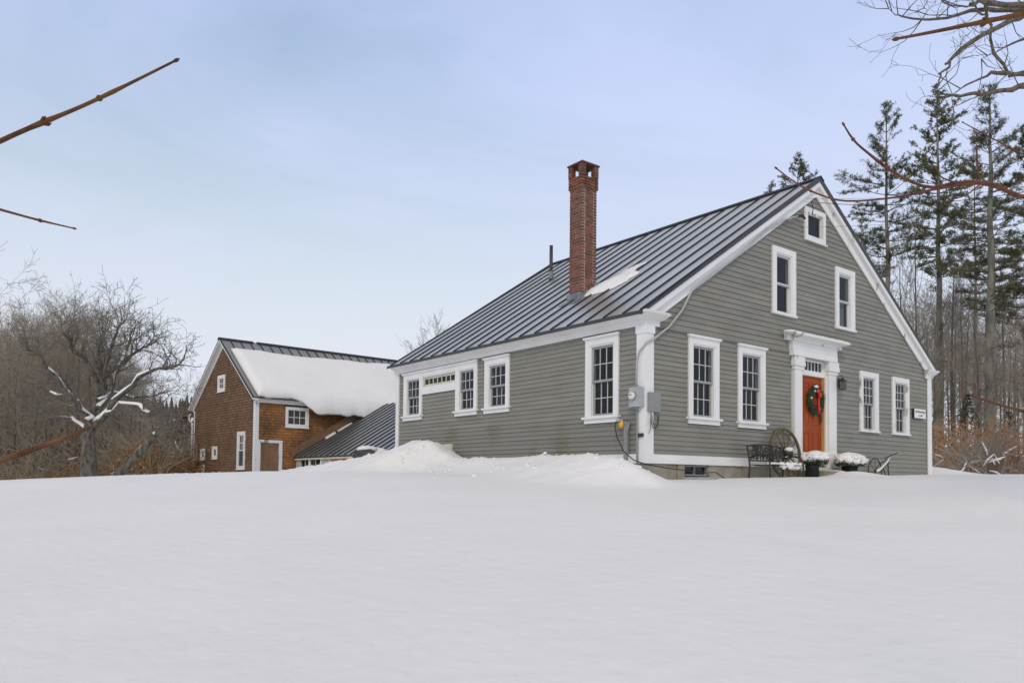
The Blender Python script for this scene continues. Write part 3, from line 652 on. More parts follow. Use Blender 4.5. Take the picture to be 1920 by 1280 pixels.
for zz2 in (-.3, .55, 1.42): fobj('rail', BARNDOOR, bd, F_east, (.275, -.02, zz2), (1.225, -.002, zz2 + .15))
b = MB(); b.tube([(-BW - .12, -.2, 3.42), (-BW - .28, -.2, 3.38), (-BW - .28, -.2, 3.1), (-BW - .05, -.12, 2.95), (-BW - .05, -.12, 1.0)], .05, 8); b.build('downspout', WHITE, barn, True)
b = MB(); b.tube([(-7.62, -.12, -.6), (-7.62, -.12, 1.72)], .085, 10); b.tube([(-7.62, -.12, 1.70), (-7.74, -.12, 1.84)], .11, 10); b.build('stove_pipe', BROWN, barn, True)
# lean-to behind the barn's far corner
b = MB(); b.prism([(-BW, .62), (-11.4, -.10), (-11.4, -.24), (-BW, .46)], lambda x, z_, k: (x, 1.0 + 3*k, z_)); lt = b.build('lean_to_roof', EDGE, barn)
b = MB(); b.prism([(-BW - .04, .80), (-11.5, .08), (-11.5, -.06), (-BW - .04, .625)], lambda x, z_, k: (x, .95 + 3.1*k, z_)); b.build('roof_snow', SNOW, lt)
b = MB(); b.box((-11.2, 1.2, -1.6), (-BW - .03, 3.8, -.2)); b.build('lean_to_wall', BROWN, barn)
# snow lying on the barn roof
def bsnow():
    ny, ns = 90, 30; top = []; bot = []
    e = Vector((-math.cos(BTH), 0, math.sin(BTH))); n_ = Vector((math.sin(BTH), 0, math.cos(BTH))); og = Vector((.30, 0, bz(.30)))
    for i in range(ny + 1):
        y = -.02 + (BLn + .05) * i / ny
        ov = .02 + .30*float(sstep(1.5, 2.9, y)) + .09*float(fbm(y*1.9, 2.0, 4))
        up = BSLen - 1.15 - .30*float(fbm(y*.5, 7.1, 3)) + .45*float(sstep(3, 10.5, y)) - .2*math.exp(-((y-1.5)/.3)**2)*-.6
        sag = (.50*float(sstep(2.1, 3.0, y)) + .10*float(fbm(y*2.6, 1.0, 3)))
        for j in range(ns + 1):
            t_ = j / ns; a = -ov + (up + ov) * t_
            ed = min(1.0, math.sin(min(t_*9, 1)*math.pi/2), math.sin(min((1 - t_)*4, 1)*math.pi/2), math.sin(min(i/3, 1)*math.pi/2)) ** .6
            th = .05 + (.27 + .05*float(fbm(y*.8, a*.8, 3)))*ed
            lipd = max(0, (.55 - (a + ov)) / .55) ** 2 * sag
            p = og + e*a + Vector((0, y, 0)) - Vector((0, 0, lipd)) + Vector((.10*min(1, lipd*2), 0, 0))
            hb_ = .012 if a > .03 else .012
            top.append(p + n_*(th + .05)); bot.append(p + n_*hb_)
    m = MB(); W_ = ns + 1; m.v = [tuple(p) for p in top] + [tuple(p) for p in bot]; o = len(top)
    for i in range(ny):
        for j in range(ns):
            a, b_, c, d = i*W_ + j, (i+1)*W_ + j, (i+1)*W_ + j + 1, i*W_ + j + 1
            m.f.append((a, b_, c, d)); m.f.append((o+d, o+c, o+b_, o+a))
        for j in (0, ns):
            a, b_ = i*W_ + j, (i+1)*W_ + j; m.f.append((a, o+a, o+b_, b_) if j == 0 else (b_, o+b_, o+a, a))
    for j in range(ns):
        for i in (0, ny):
            a, b_ = i*W_ + j, i*W_ + j + 1; m.f.append((b_, o+b_, o+a, a) if i == 0 else (a, o+a, o+b_, b_))
    return m
sn = bsnow().build('barn_roof_snow', SNOW, None, True); sn.location = BO; sn.rotation_euler = (0, 0, BA)
tag(sn, 'thick smooth sheet of snow sliding over the barn eave', 'snow', kind='stuff')
# ------------------------------------------------------------------ low connecting shed between barn and farmhouse
EY, EZ, ESL = 4.43, .93, .605
shed = thing('connecting_shed', 'low shed with a dark ribbed metal roof joining the barn and the farmhouse', 'shed', (-27.45, EY, 0))
ETH = math.atan(ESL); EL = 4.9 / math.cos(ETH); EX = 17.75
ee = Vector((0, math.cos(ETH), math.sin(ETH))); en = Vector((0, -math.sin(ETH), math.cos(ETH))); eo = Vector((0, -.15, EZ))
sr = link('roof', None, shed)
b = MB(); b.hexa(slope_box(.06, EX, 0, EL, -.08, 0, eo, ee, en)); b.build('roof_deck', EDGE, sr)
pn = MB().hexa(slope_box(.003, .617, -.01, EL, .004, .008, eo, ee, en)).mesh('roof_panel', BROOF); sm = MB().hexa(slope_box(-.018, .018, -.01, EL, .004, .05, eo, ee, en)).mesh('seam', SEAM)
x = .06
while x < EX - .6:
    o = link('roof_panel', pn, sr); o.location.x = x; o = link('seam', sm, sr); o.location.x = x; x += .62
b = MB(); b.hexa(slope_box(-.02, .05, -.1, 4.4, .0, .42, eo, ee, en)); b.build('rake_board', BROWN, shed)
bobj('fascia', CREAM, shed, (.06, -.165, EZ - .15), (EX, -.12, EZ - .075))
for (a, c, m, n_) in ((.06, .6, SHEDW, 'wall_panel'), (1.55, 1.72, WHITE, 'post'), (2.9, 3.06, WHITE, 'post'), (3.06, 3.9, SHEDW, 'wall_panel'), (3.9, 4.0, WHITE, 'post'), (4.0, 5.1, SHEDO, 'wall_panel'), (5.1, 5.2, CREAM, 'post'), (5.2, 6.35, SHEDO, 'wall_panel'), (6.35, EX, SHEDW, 'wall_panel')):
    bobj(n_, m, shed, (a, -.06, -1.6), (c, .02 + (n_ == 'wall_panel')*.02, EZ - .1))
for (a, c) in ((.6, 1.55), (1.72, 2.9)):
    wv = link('window', None, shed); bobj('pane', GLASS, wv, (a, .0, -.2), ((a+c)/2 - .02, .006, EZ - .1)); bobj('pane', GLASS, wv, ((a+c)/2 + .02, .0, -.2), (c, .006, EZ - .1)); bobj('mullion', MUNT, wv, ((a+c)/2 - .02, -.03, -.2), ((a+c)/2 + .02, .02, EZ - .1))
bobj('back_wall', SHEDW, shed, (.06, 4.55, -1.6), (EX, 4.6, EZ + 2.6))
b = MB(); b.hexa(slope_box(.06, .22, 1.9, 2.5, .008, .08, eo, ee, en)); b.hexa(slope_box(.06, .16, 2.7, 3.6, .008, .06, eo, ee, en)); o = tag(b.build('valley_snow', SNOWR, shed), kind='stuff')
# dark covered thing poking out of the drift beside the shed
p = at(683, 856, 26.5); cv = thing('covered_hump', 'dark grey covered hump half buried in the snow drift beside the low shed', 'cover', (p.x, p.y, p.z))
b = MB(); rt = Vector((RIGHT[0], RIGHT[1], 0)); fw = Vector((FWD[0], FWD[1], 0))
pts = [(-.55, -.5), (-.34, .16), (-.25, .21), (.20, .27), (.30, .22), (.44, -.1), (.50, -.5)]
b.prism(pts, lambda a, c, k: tuple(rt*a + fw*(.75*k) + Vector((0, 0, c)))); b.build('cover', TARP, cv)
b = MB(); b.blob(tuple(rt*.02 + fw*.40 + Vector((0, 0, .27))), .42, 5, .1, 14, 8, (1, .8, .30)); b.blob(tuple(rt*.42 + fw*.5 + Vector((0, 0, .08))), .36, 6, .1, 14, 8, (.9, .9, .7)); tag(b.build('snow_cap', SNOWR, cv, True), kind='stuff')
# snow left on the farmhouse roof above the chimney
rs = MB(); ny, ns = 34, 14; top = []; bot = []
for i in range(ny + 1):
    f = i / ny
    for j in range(ns + 1):
        g = j / ns
        yy = CY1 - .45 + 1.5*f
        c0 = CX1 + .06 + .85*f; wd = (.40 + 1.0*math.sin(math.pi*min(1, f*1.15 + .12))*(1 - .55*f)) * (1 + .55*float(fbm(f*6, 3.3, 4)))
        if f < .25: c0 = max(c0, CX1 + .04)
        xx = c0 - (.15 + .25*f)*.5 + wd*(g - .15) - (.30*f if f > .25 else 0)
        ed = min(1, math.sin(min(g*5, 1)*1.57), math.sin(min((1-g)*5, 1)*1.57), math.sin(min(f*6, 1)*1.57), math.sin(min((1-f)*5, 1)*1.57))
        th = .012 + ed*(.10*(1 - .6*f) + .09*float(fbm(xx*4, yy*4, 3)))
        p = Vector((xx, yy, roofz(yy))); top.append(p + nr*max(.02, th)); bot.append(p + nr*.010)
rs.v = [tuple(p) for p in top + bot]; W_ = ns + 1; o_ = len(top)
for i in range(ny):
    for j in range(ns):
        a, b_, c, d = i*W_+j, i*W_+j+1, (i+1)*W_+j+1, (i+1)*W_+j; rs.f += [(a, b_, c, d), (o_+d, o_+c, o_+b_, o_+a)]
tag(rs.build('roof_snow_patch', SNOWR, None, True), 'ragged patch of old snow on the metal roof above the brick chimney', 'snow', kind='stuff')
# snow on the door crown
b = MB()
for k in range(26):
    t_ = k/25; b.blob((.16, 4.6 + 2.34*t_, 3.325), .10, k, .12, 9, 6, (1.3, 1.2, .34))
tag(b.build('crown_snow', SNOWR, None, True), 'thin crust of snow on the crown over the red front door', 'snow', kind='stuff')
# ------------------------------------------------------------------ things on and in front of the gable wall
wr = thing('wreath', 'round evergreen wreath with a red bow hanging on the red door', 'wreath', (-.06, 6.03, 1.86))
b = MB(); rr = random.Random(5)
for k in range(900):
    a = rr.uniform(0, 6.283); rad = .27 + rr.gauss(0, .045); c = Vector((rr.uniform(-.02, .06), math.cos(a)*rad, math.sin(a)*rad))
    d = Vector((rr.uniform(-.2, 1), rr.gauss(0, 1), rr.gauss(0, 1))).normalized()*rr.uniform(.05, .11); sd_ = d.orthogonal().normalized()*.012
    b.add([tuple(c - sd_), tuple(c + sd_), tuple(c + d)], [(0, 1, 2)])
b.tube([(0.0, math.cos(t_)*.27, math.sin(t_)*.27) for t_ in np.linspace(0, 6.283, 25)], .045, 7); b.build('greenery', LEAF, wr)
b = MB(); b.blob((.08, .02, .22), .055, 1, .25, 9, 6, (.6, 1.4, .9)); b.blob((.08, .10, .13), .05, 2, .25, 9, 6, (.6, 1.2, 1.2)); b.hexa([(.06, .03, -.30), (.06, .10, -.32), (.075, .10, -.32), (.075, .03, -.30), (.06, .05, .2), (.06, .09, .2), (.075, .09, .2), (.075, .05, .2)]); b.blob((.08, .08, -.2), .05, 3, .2, 9, 6, (.5, 1.2, 1.1)); b.build('bow', RED, wr)
b = MB(); b.blob((.06, -.03, .33), .07, 4, .25, 9, 6, (.6, 1.5, .5)); b.blob((.07, -.09, .22), .04, 4, .2, 8, 6, (.5, 1.5, .5)); b.blob((.06, -.24, .05), .03, 5, .2, 8, 6); tag(b.build('snow', SNOWR, wr, True), kind='stuff')
# wall lantern
ln = thing('wall_lantern', 'black wall lantern with glass sides beside the red door', 'lantern', (.07, 6.88, 2.18)); ln.scale = (.8, .8, .85)
b = MB(); b.box((.0, -.06, .05), (.02, .06, .32)); b.tube([(.01, 0, .22), (.06, 0, .40), (.13, 0, .40), (.13, 0, .34)], .009, 6); b.build('bracket', IRON, ln)
b = MB(); b.add([(.04, -.10, .24), (.22, -.10, .24), (.22, .10, .24), (.04, .10, .24), (.13, 0, .36)], [(0, 1, 4), (1, 2, 4), (2, 3, 4), (3, 0, 4), (3, 2, 1, 0)]); b.box((.055, -.085, -.01), (.205, .085, .01))
for (px, py) in ((.06, -.08), (.2, -.08), (.06, .08), (.2, .08)): b.box((px - .006, py - .006, 0), (px + .006, py + .006, .24))
b.build('cage', IRON, ln)
b = MB(); b.tube([(.13, 0, .01), (.13, 0, .09)], .018, 8); b.blob((.13, 0, .13), .035, 2, .0, 10, 8, (.8, .8, 1.3)); b.build('bulb', BULB, ln, True)
for lo, hi in (((.062, -.081, .01), (.198, -.079, .235)), ((.062, .079, .01), (.198, .081, .235)), ((.2, -.075, .01), (.202, .075, .235))): bobj('pane', GLASS, ln, lo, hi)
# house name plaque
pq = thing('name_plaque', 'small white plaque with two lines of black lettering near the far corner of the gable', 'sign', (.0, 11.18, 1.85))
b = MB(); b.box((.02, -.35, -.135), (.06, .33, .135)); b.build('back_board', IRON, pq)
b = MB(); b.box((.06, -.33, -.13), (.068, .33, .13)); b.build('face', SIGNW, pq)
def text(s, size, par, loc, mat):
    cu = bpy.data.curves.new('lettering', 'FONT'); cu.body = s; cu.size = size; cu.align_x = 'CENTER'; cu.align_y = 'CENTER'; cu.extrude = .002; cu.shear = .25; cu.materials.append(mat)
    o = bpy.data.objects.new('lettering', cu); dg = bpy.context.evaluated_depsgraph_get()
    ms = bpy.data.meshes.new_from_object(o); bpy.data.objects.remove(o); ms.name = 'lettering'
    o = link('lettering', ms, par); o.location = loc; o.rotation_euler = (R(90), 0, R(90)); return o
text('Paul Moore House', .078, pq, (.0712, 0, .05), INK); text('ca. 1790', .07, pq, (.0712, 0, -.06), INK)
# electric meter, boxes, conduit, cables
mt = thing('electric_meter', 'grey electric meter box with a round glass dial at the corner', 'meter', (-.13, -.03, 1.50))
b = MB(); b.box((-.15, -.13, -.19), (.13, .0, .19)); b.build('box', GREYB, mt)
b = MB(); b.tube([(-.03, -.13, .02), (-.03, -.145, .02)], .085, 20); b.build('dial_ring', GREYD, mt); b = MB(); b.tube([(-.03, -.145, .02), (-.03, -.20, .02), (-.03, -.21, .02)], [.075, .072, .05], 20); b.build('dial', BULB, mt, True)
b = MB(); b.box((-.075, -.203, .03), (.0, -.212, .045)); b.build('register', IRON, mt)
b = MB(); b.tube([(-.02, -.06, .19), (-.02, -.06, .24)], .035, 10); b.tube([(-.02, -.06, -.19), (-.02, -.06, -.23)], .035, 10); b.build('hub', GREYD, mt)
cb = thing('phone_box', 'grey plastic service box on the white corner board with hanging cable loops', 'box', (.03, .16, 1.42))
b = MB(); b.box((.0, -.13, -.20), (.07, .17, .17)); b.build('box', GREYD, cb)
b = MB()
for (r_, oy) in ((.13, .02), (.11, .05)): b.tube([(.05, oy + r_*.75*math.cos(t_), -.33 + 1.5*r_*math.sin(t_)) for t_ in np.linspace(-.3 + math.pi, 2*math.pi + .3, 16)], .008, 5)
b.tube([(.05, -.08, -.2), (.05, -.10, -.55), (.03, -.12, -.62)], .006, 5); b.build('cable_loop', BLACK, cb, True)
cdt = thing('service_conduit', 'pale conduit climbing from the meter across the gable to the roof peak', 'conduit', (-.15, -.09, 1.70))
o0 = Vector((-.15, -.09, 1.70))
def onx(u, v, x=0.0):
    r_ = ray(u, v); t_ = (x - CAM[0]) / r_[0]; return Vector(CAM + t_*r_)
path = [Vector((-.15, -.09, 1.70)), Vector((-.15, -.075, 2.20)), Vector((-.10, -.07, 2.38)), Vector((.05, -.05, 2.52)), onx(1226, 635, .06), onx(1255, 612, .06), onx(1280, 580, .06), onx(1297, 545, .06), onx(1330, 518, .07), onx(1380, 482, .07), onx(1440, 430, .07), onx(1470, 412, .07), onx(1497, 405, .07)]
b = MB(); b.tube([p - o0 for p in path], .021, 8); b.build('pipe', PVC, cdt, True)
b = MB(); h = path[-1] - o0; b.tube([h, h + Vector((.05, .08, .02)), h + Vector((.08, .16, -.06))], [.035, .04, .02], 8); b.build('weatherhead', IRON, cdt, True)
b = MB(); lp = [Vector((-.15, -.06, 1.26)), Vector((-.15, -.05, .0))]; b.tube([p - o0 for p in lp], .02, 8); b.build('riser', GREYD, cdt, True)
b = MB(); b.box((.02, .03, -.97), (.14, .07, -.90)); b.build('clamp', IRON, cdt)
plug = thing('cord_outlet', 'yellow plug and grey outlet post on the wall below the tall eave window', 'outlet', (-.45, -.06, .30))
b = MB(); b.box((-.03, -.03, .0), (.05, .03, .74)); b.tube([(.02, 0, .5), (.09, 0, .72)], .025, 8); b.build('post', GREYD, plug); b = MB(); b.blob((-.06, -.07, .69), .06, 3, .08, 10, 8, (1, .8, 1.3)); b.build('plug', YELL, plug, True)
b = MB(); b.tube([(-.05, -.12, .75), (-.14, -.12, .76), (-.16, -.14, .66), (-.08, -.17, .45), (.16, -.22, .15), (.42, -.22, -.02), (.62, -.1, -.10)], .011, 6); b.tube([(.62, -.1, -.10), (.75, .30, -.16), (.68, 1.0, -.20), (.62, 1.7, -.235), (.62, 2.0, -.22), (.62, 2.3, -.34)], .011, 6); b.build('cord', BLACK, plug, True)
b = MB(); b.box((-.13, -.14, .745), (-.03, -.05, .80)); b.build('socket', GREYB, plug)
def wire(pts, lab, r_=.006, m=None):
    p0 = Vector(pts[0]); o = MB().tube([Vector(p) - p0 for p in pts], r_, 5).build('overhead_wire', m or BLACK, None, True); o.location = p0; return tag(o, lab, 'wire', 'service wires at the gable peak')
def sagp(a, b_, sag, n=14): return [a.lerp(b_, t_) - Vector((0, 0, sag*4*t_*(1-t_))) for t_ in np.linspace(0, 1, n)]
wire(sagp(onx(1535, 380, .14), at(2050, 335, 14), .22), 'thickest of the wires, running from the roof peak past the pines', .007)
wire(sagp(onx(1445, 427, .1), at(2050, 385, 14), .10), 'thin wire crossing the gable below the attic window', .003)
wire(sagp(onx(1513, 372, .16), at(2050, 340, 13), .10), 'thin wire leaving the white rake board near the roof peak', .003)
b = MB(); q3 = onx(1523, 402, .1)
b.tube([(0, 0, 0), (.06, -.06, .12), (.05, -.12, .26), (.03, .0, .36), (.02, .10, .40)], .010, 6)
o = b.build('drip_loop', BLACK, None, True); o.location = q3; tag(o, 'black looped cable with white insulators in front of the attic window', 'cable')
for dy in (-.12, .16):
    b = MB(); b.blob((.02, dy, -.02), .032, 1, 0, 10, 8); b.build('insulator', BULB, o, True)
# garden bench
bn = thing('garden_bench', 'black iron garden bench with a scrollwork back in front of the gable', 'bench', (.35, 2.78, 0))
BWd = 1.22
for y in (0, BWd):
    b = MB(); b.tube([(-.02, y, .66), (.03, y, .40), (.05, y, .22), (.0, y, -.35)], .018, 8); b.build('rear_leg', IRON, bn, True)
    b = MB(); b.tube([(.52, y, -.35), (.54, y, .1), (.53, y, .30), (.46, y, .41), (.32, y, .45), (.16, y, .43), (.05, y, .40)], .018, 8); b.build('arm', IRON, bn, True)
b = MB(); b.tube([(-.02 - .02*math.sin(math.pi*t_), BWd*t_, .645 + .05*math.sin(math.pi*t_)) for t_ in np.linspace(0, 1, 14)], .017, 8); b.tube([(.04, BWd*t_, .34) for t_ in (0, 1)], .013, 8); b.build('back_frame', IRON, bn, True)
rr = random.Random(3); b = MB()
def scroll(p, a, L, r_, lv):
    pts = [p]; aa = a; k_ = rr.choice((-1, 1))*rr.uniform(.1, .35)
    for q2 in range(6):
        aa += k_; p = (p[0], p[1] + math.cos(aa)*L/6, p[2] + math.sin(aa)*L/6)
        if not (.36 < p[2] < .67 and .02 < p[1] < BWd - .02): break
        pts.append(p)
        if lv > 0 and rr.random() < .5: scroll(p, aa + rr.choice((-1, 1))*.8, L*.55, r_*.8, lv - 1)
    if len(pts) > 1: b.tube(pts, r_, 5)
for k in range(16): scroll((.01, BWd*(.04 + .92*k/15), .35), math.pi/2 + rr.uniform(-.9, .9), .42, .010, 2)
b.build('scrollwork', IRON, bn, True)['kind'] = 'stuff'
for k in range(9): bobj('seat_slat', IRON, bn, (.06 + k*.055, .01, .245 - .03*math.sin(k/8*3.1)), (.06 + k*.055 + .032, BWd - .01, .257 - .03*math.sin(k/8*3.1)))
b = MB()
for k in range(9): b.blob((.50 + rr.uniform(-.03, .02), .5 + .085*k, .255 - .04*(k % 2)), .09, k, .22, 9, 6, (.5, 1, .6))
b.blob((.12, .75, .28), .12, 3, .2, 9, 6, (1, 2.2, .3)); tag(b.build('snow', SNOWR, bn, True), kind='stuff')
# wagon wheel
wl = thing('wagon_wheel', 'old wooden wagon wheel with iron hub leaning on the wall behind the bench', 'wheel', (.22, 4.47, -.06)); WR = .60
tl = math.atan2(.14, 1.2)
def wp(a, r_, d=0): return Vector((-math.sin(tl)*(r_*math.sin(a) + WR) + d, r_*math.cos(a), math.cos(tl)*(r_*math.sin(a) + WR)))
b = MB(); n = 40
for k in range(n):
    a0, a1 = 6.2832*k/n, 6.2832*(k+1)/n
    b.hexa([wp(a0, WR - .05, -.025), wp(a1, WR - .05, -.025), wp(a1, WR - .05, .025), wp(a0, WR - .05, .025), wp(a0, WR, -.025), wp(a1, WR, -.025), wp(a1, WR, .025), wp(a0, WR, .025)])
b.build('rim', OLDWOOD, wl)
for k in range(12):
    a = 6.2832*(k + .0)/12; MB().tube([wp(a, .06), wp(a, WR - .045)], [.018, .013], 6).build('spoke', OLDWOOD, wl, True)
b = MB(); b.tube([wp(0, 0, -.06), wp(0, 0, .04), wp(0, 0, .16)], [.09, .095, .065], 14); b.build('hub', IRON, wl, True)
b = MB(); b.blob(tuple(wp(0, 0, .09) + Vector((0, -.01, .085))), .09, 2, .2, 10, 7, (1, 1.1, .6)); b.blob(tuple(wp(0, 0, .1) + Vector((0, -.09, -.09))), .05, 3, .2, 8, 6, (.8, 1.4, .5)); tag(b.build('snow', SNOWR, wl, True), kind='stuff')
# planters
def planter(loc, lab, r_, hgt, pr_, sq, seed, off):
    t = thing('planter', lab, 'planter', loc, group='snow covered planters by the front door')
    b = MB(); b.tube([(0, 0, -.25), (0, 0, 0), (0, 0, hgt*.55), (0, 0, hgt*.8), (0, 0, hgt)], [r_*.6, r_*.85, r_*1.02, r_*.92, r_*1.08], 18); b.build('pot', POT, t, True)
    rr = random.Random(seed); b = MB()
    for k in range(700):
        a = rr.uniform(0, 6.283); e_ = rr.uniform(-.6, .5); rad = pr_*rr.uniform(.70, .98)
        c = Vector((math.cos(a)*math.cos(e_)*rad*sq[0], off + math.sin(a)*math.cos(e_)*rad*sq[1], hgt + .12 + math.sin(e_)*rad*sq[2]*.9))
        d = Vector((rr.gauss(0, 1), rr.gauss(0, 1), rr.gauss(0, .7) - .2)).normalized()*rr.uniform(.05, .1); s_ = d.orthogonal().normalized()*.018
        b.add([tuple(c - s_), tuple(c + s_), tuple(c + d)], [(0, 1, 2)])
    b.blob((0, off, hgt + .12), pr_*.8, seed, .1, 12, 8, sq); b.build('plant', LEAF, t)
    b = MB(); b.blob((0, off, hgt + .17), pr_*.98, seed + 1, .07, 26, 14, (sq[0], sq[1], sq[2]*.98))
    for k in range(34):
        a = rr.uniform(0, 6.283); e_ = rr.uniform(-.25, .75); rad = pr_*.88
        b.blob((math.cos(a)*math.cos(e_)*rad*sq[0], off + math.sin(a)*math.cos(e_)*rad*sq[1], hgt + .15 + math.sin(e_)*rad*sq[2]), rr.uniform(.05, .11), k, .25, 8, 6, (1, 1, .6))
    tag(b.build('snow', SNOWR, t, True), kind='stuff')
planter((.72, 4.62, -.10), 'dark planter with a tall rounded snow dome left of the doorway', .15, .37, .27, (.95, 1.15, .62), 4, .14)
planter((.50, 6.60, .06), 'low dark planter with a wide lumpy snow cap right of the doorway', .19, .22, .36, (.85, 1.25, .50), 9, .0)
# old wheel hoe
hoe = thing('wheel_cultivator', 'old black iron one-wheeled cultivator with snow on its handle below the far windows', 'cultivator', (.4, 8.0, 0)); b = MB()
n = 28
b.tube([(0, .34*math.cos(t_), .17 + .34*math.sin(t_)) for t_ in np.linspace(0, 6.2832, n)], .014, 6, False); b.build('wheel', IRON, hoe, True)
for k in range(8): MB().tube([(0, 0, .17), (0, .33*math.cos(k*.785), .17 + .33*math.sin(k*.785))], .006, 5).build('spoke', IRON, hoe)
b = MB(); b.tube([(.03, .42, .53), (.05, 1.08, .69)], .014, 6); b.tube([(-.03, .0, .17), (-.03, .25, .36), (-.05, .72, .52)], .012, 6); b.build('handle', IRON, hoe)
b = MB(); b.tube([(.0, .66, .42), (.0, .70, -.1)], .014, 6); b.tube([(0, .40, .3), (0, .62, -.05)], .016, 6); b.tube([(0, 0, .17), (0, .75, .42)], .012, 6); b.build('tine', IRON, hoe)
b = MB(); b.tube([(.03, .04, .20), (.03, .20, .25), (.03, .40, .35), (.02, .55, .42), (.02, .68, .52), (.02, .76, .57)], [.035, .026, .02, .02, .014, .006], 8); tag(b.build('snow', SNOWR, hoe, True), kind='stuff')
# ------------------------------------------------------------------ trees
def V3(r_): return Vector((r_.gauss(0, 1), r_.gauss(0, 1), r_.gauss(0, 1)))
def grow(b, rr, p, d, L, r0, lv, P):
    """one branch and its children into mesh builder b"""
    n = max(2, int(L / P['seg'])) if lv > 0 else 2
    n = min(n, 7)
    pts = [p.copy()]; rad = [r0]; dirs = []
    for k in range(n):
        d = (d + V3(rr)*P['wob'] + Vector((0, 0, P['up'])) * (L/n)).normalized()
        p = p + d*(L/n); pts.append(p.copy()); rad.append(max(P['rmin'], r0*(1 - .72*(k+1)/n))); dirs.append(d.copy())
    b.tube(pts, rad, 5 if r0 > .05 else 3 if r0 < .022 else 4, False)
    if lv <= 0: return
    nc = P['nc'][min(lv, len(P['nc']) - 1)]
    for c in range(nc):
        t = rr.uniform(.25, 1.0) if c else 1.0
        k = min(n - 1, int(t*n)); f = t*n - k
        q = pts[k].lerp(pts[k+1], min(1, f)); dd = dirs[k]
        ax = V3(rr); ax = (ax - dd*ax.dot(dd)).normalized()
        a = R(rr.uniform(*P['ang'])) * (.5 if c == 0 else 1)
        nd = (dd*math.cos(a) + ax*math.sin(a)).normalized()
        grow(b, rr, q, nd, L*rr.uniform(*P['len'])*(1 - .25*t if c else .9), max(P['rmin'], rad[k]*rr.uniform(.45, .68)), lv - 1, P)
def tree_meshes(name, seed, H, r0, P, first=.35, nb=12, lean=.03, bark=None, twig=None, lv=3, bl=.42, bang=(35, 65)):
    rr = random.Random(seed); tb = MB(); cb_ = MB()
    n = 10; p = Vector((0, 0, -.3)); d = Vector((0, 0, 1)); pts = [p.copy()]; rad = [r0*1.25]
    for k in range(n):
        d = (d + V3(rr)*lean + Vector((0, 0, .12))).normalized(); p = p + d*(H/n); pts.append(p.copy()); rad.append(max(.012, r0*(1 - .88*((k+1)/n)**1.1)))
    tb.tube(pts, rad, 8, True)
    for k in range(nb):
        t = first + (1 - first)*(k + rr.random())/nb; t = min(t, .995)
        kk = min(n - 1, int(t*n)); q = pts[kk].lerp(pts[kk+1], t*n - kk); a = k*2.4 + rr.uniform(-.5, .5); e = R(rr.uniform(*bang))*(1.1 - .5*t)
        nd = Vector((math.cos(a)*math.sin(e), math.sin(a)*math.sin(e), math.cos(e)))
        grow(cb_, rr, q, nd, H*bl*(1.15 - .75*t)*rr.uniform(.75, 1.2), rad[kk]*rr.uniform(.35, .55), lv, P)
    return tb.mesh('trunk', bark or BARK, True), cb_.mesh('crown', twig or TWIG)
PW = dict(seg=.7, wob=.10, up=.05, rmin=.007, nc=[0, 3, 4, 5], ang=(22, 55), len=(.42, .72))
PS = dict(seg=.8, wob=.07, up=.10, rmin=.007, nc=[0, 3, 4, 4], ang=(18, 42), len=(.45, .75))
wood = [tree_meshes('wood', 100 + k, 11.0, .13, PW, first=.30, nb=13, bark=BARK, twig=TWIG if k % 2 else TWIGG) for k in range(6)]
slim = [tree_meshes('slim', 200 + k, 13.0, .11, PS, first=.42, nb=10, lean=.022, bark=BARK, twig=TWIGG, bl=.30, bang=(18, 40)) for k in range(5)]
def place_tree(name, ms, u, dep_, H, H0, label, group, seed, cat='tree'):
    rr = random.Random(seed)
    q = at(u, 890, dep_); x, y = q.x, q.y
    t = thing(name, label, cat, (x, y, gzs(x, y) - .1), rr.uniform(0, 6.28), group); s_ = H / H0
    t.scale = (s_*rr.uniform(.9, 1.15), s_*rr.uniform(.9, 1.15), s_)
    link('trunk', ms[0], t); link('crown', ms[1], t)
    return t
rr = random.Random(21)
# the wood beyond the apple tree
k = 0
for row, (d0, n, h0, h1) in enumerate(((46, 20, 6.5, 9.0), (54, 24, 9, 11.5), (64, 26, 10.5, 13.0), (76, 24, 12, 15))):
    for j in range(n):
        u = -130 + 400*(j + rr.uniform(.1, .9))/n; fall = 1 - .45*float(sstep(120, 300, u)); H = rr.uniform(h0, h1)*fall
        place_tree('bare_tree', wood[rr.randrange(6)], u, d0 + rr.uniform(-3, 3), H, 11.0, 'leafless hardwood tree in the brown wood beyond the old apple tree', 'bare trees of the wood beyond the apple tree', 1000 + k); k += 1
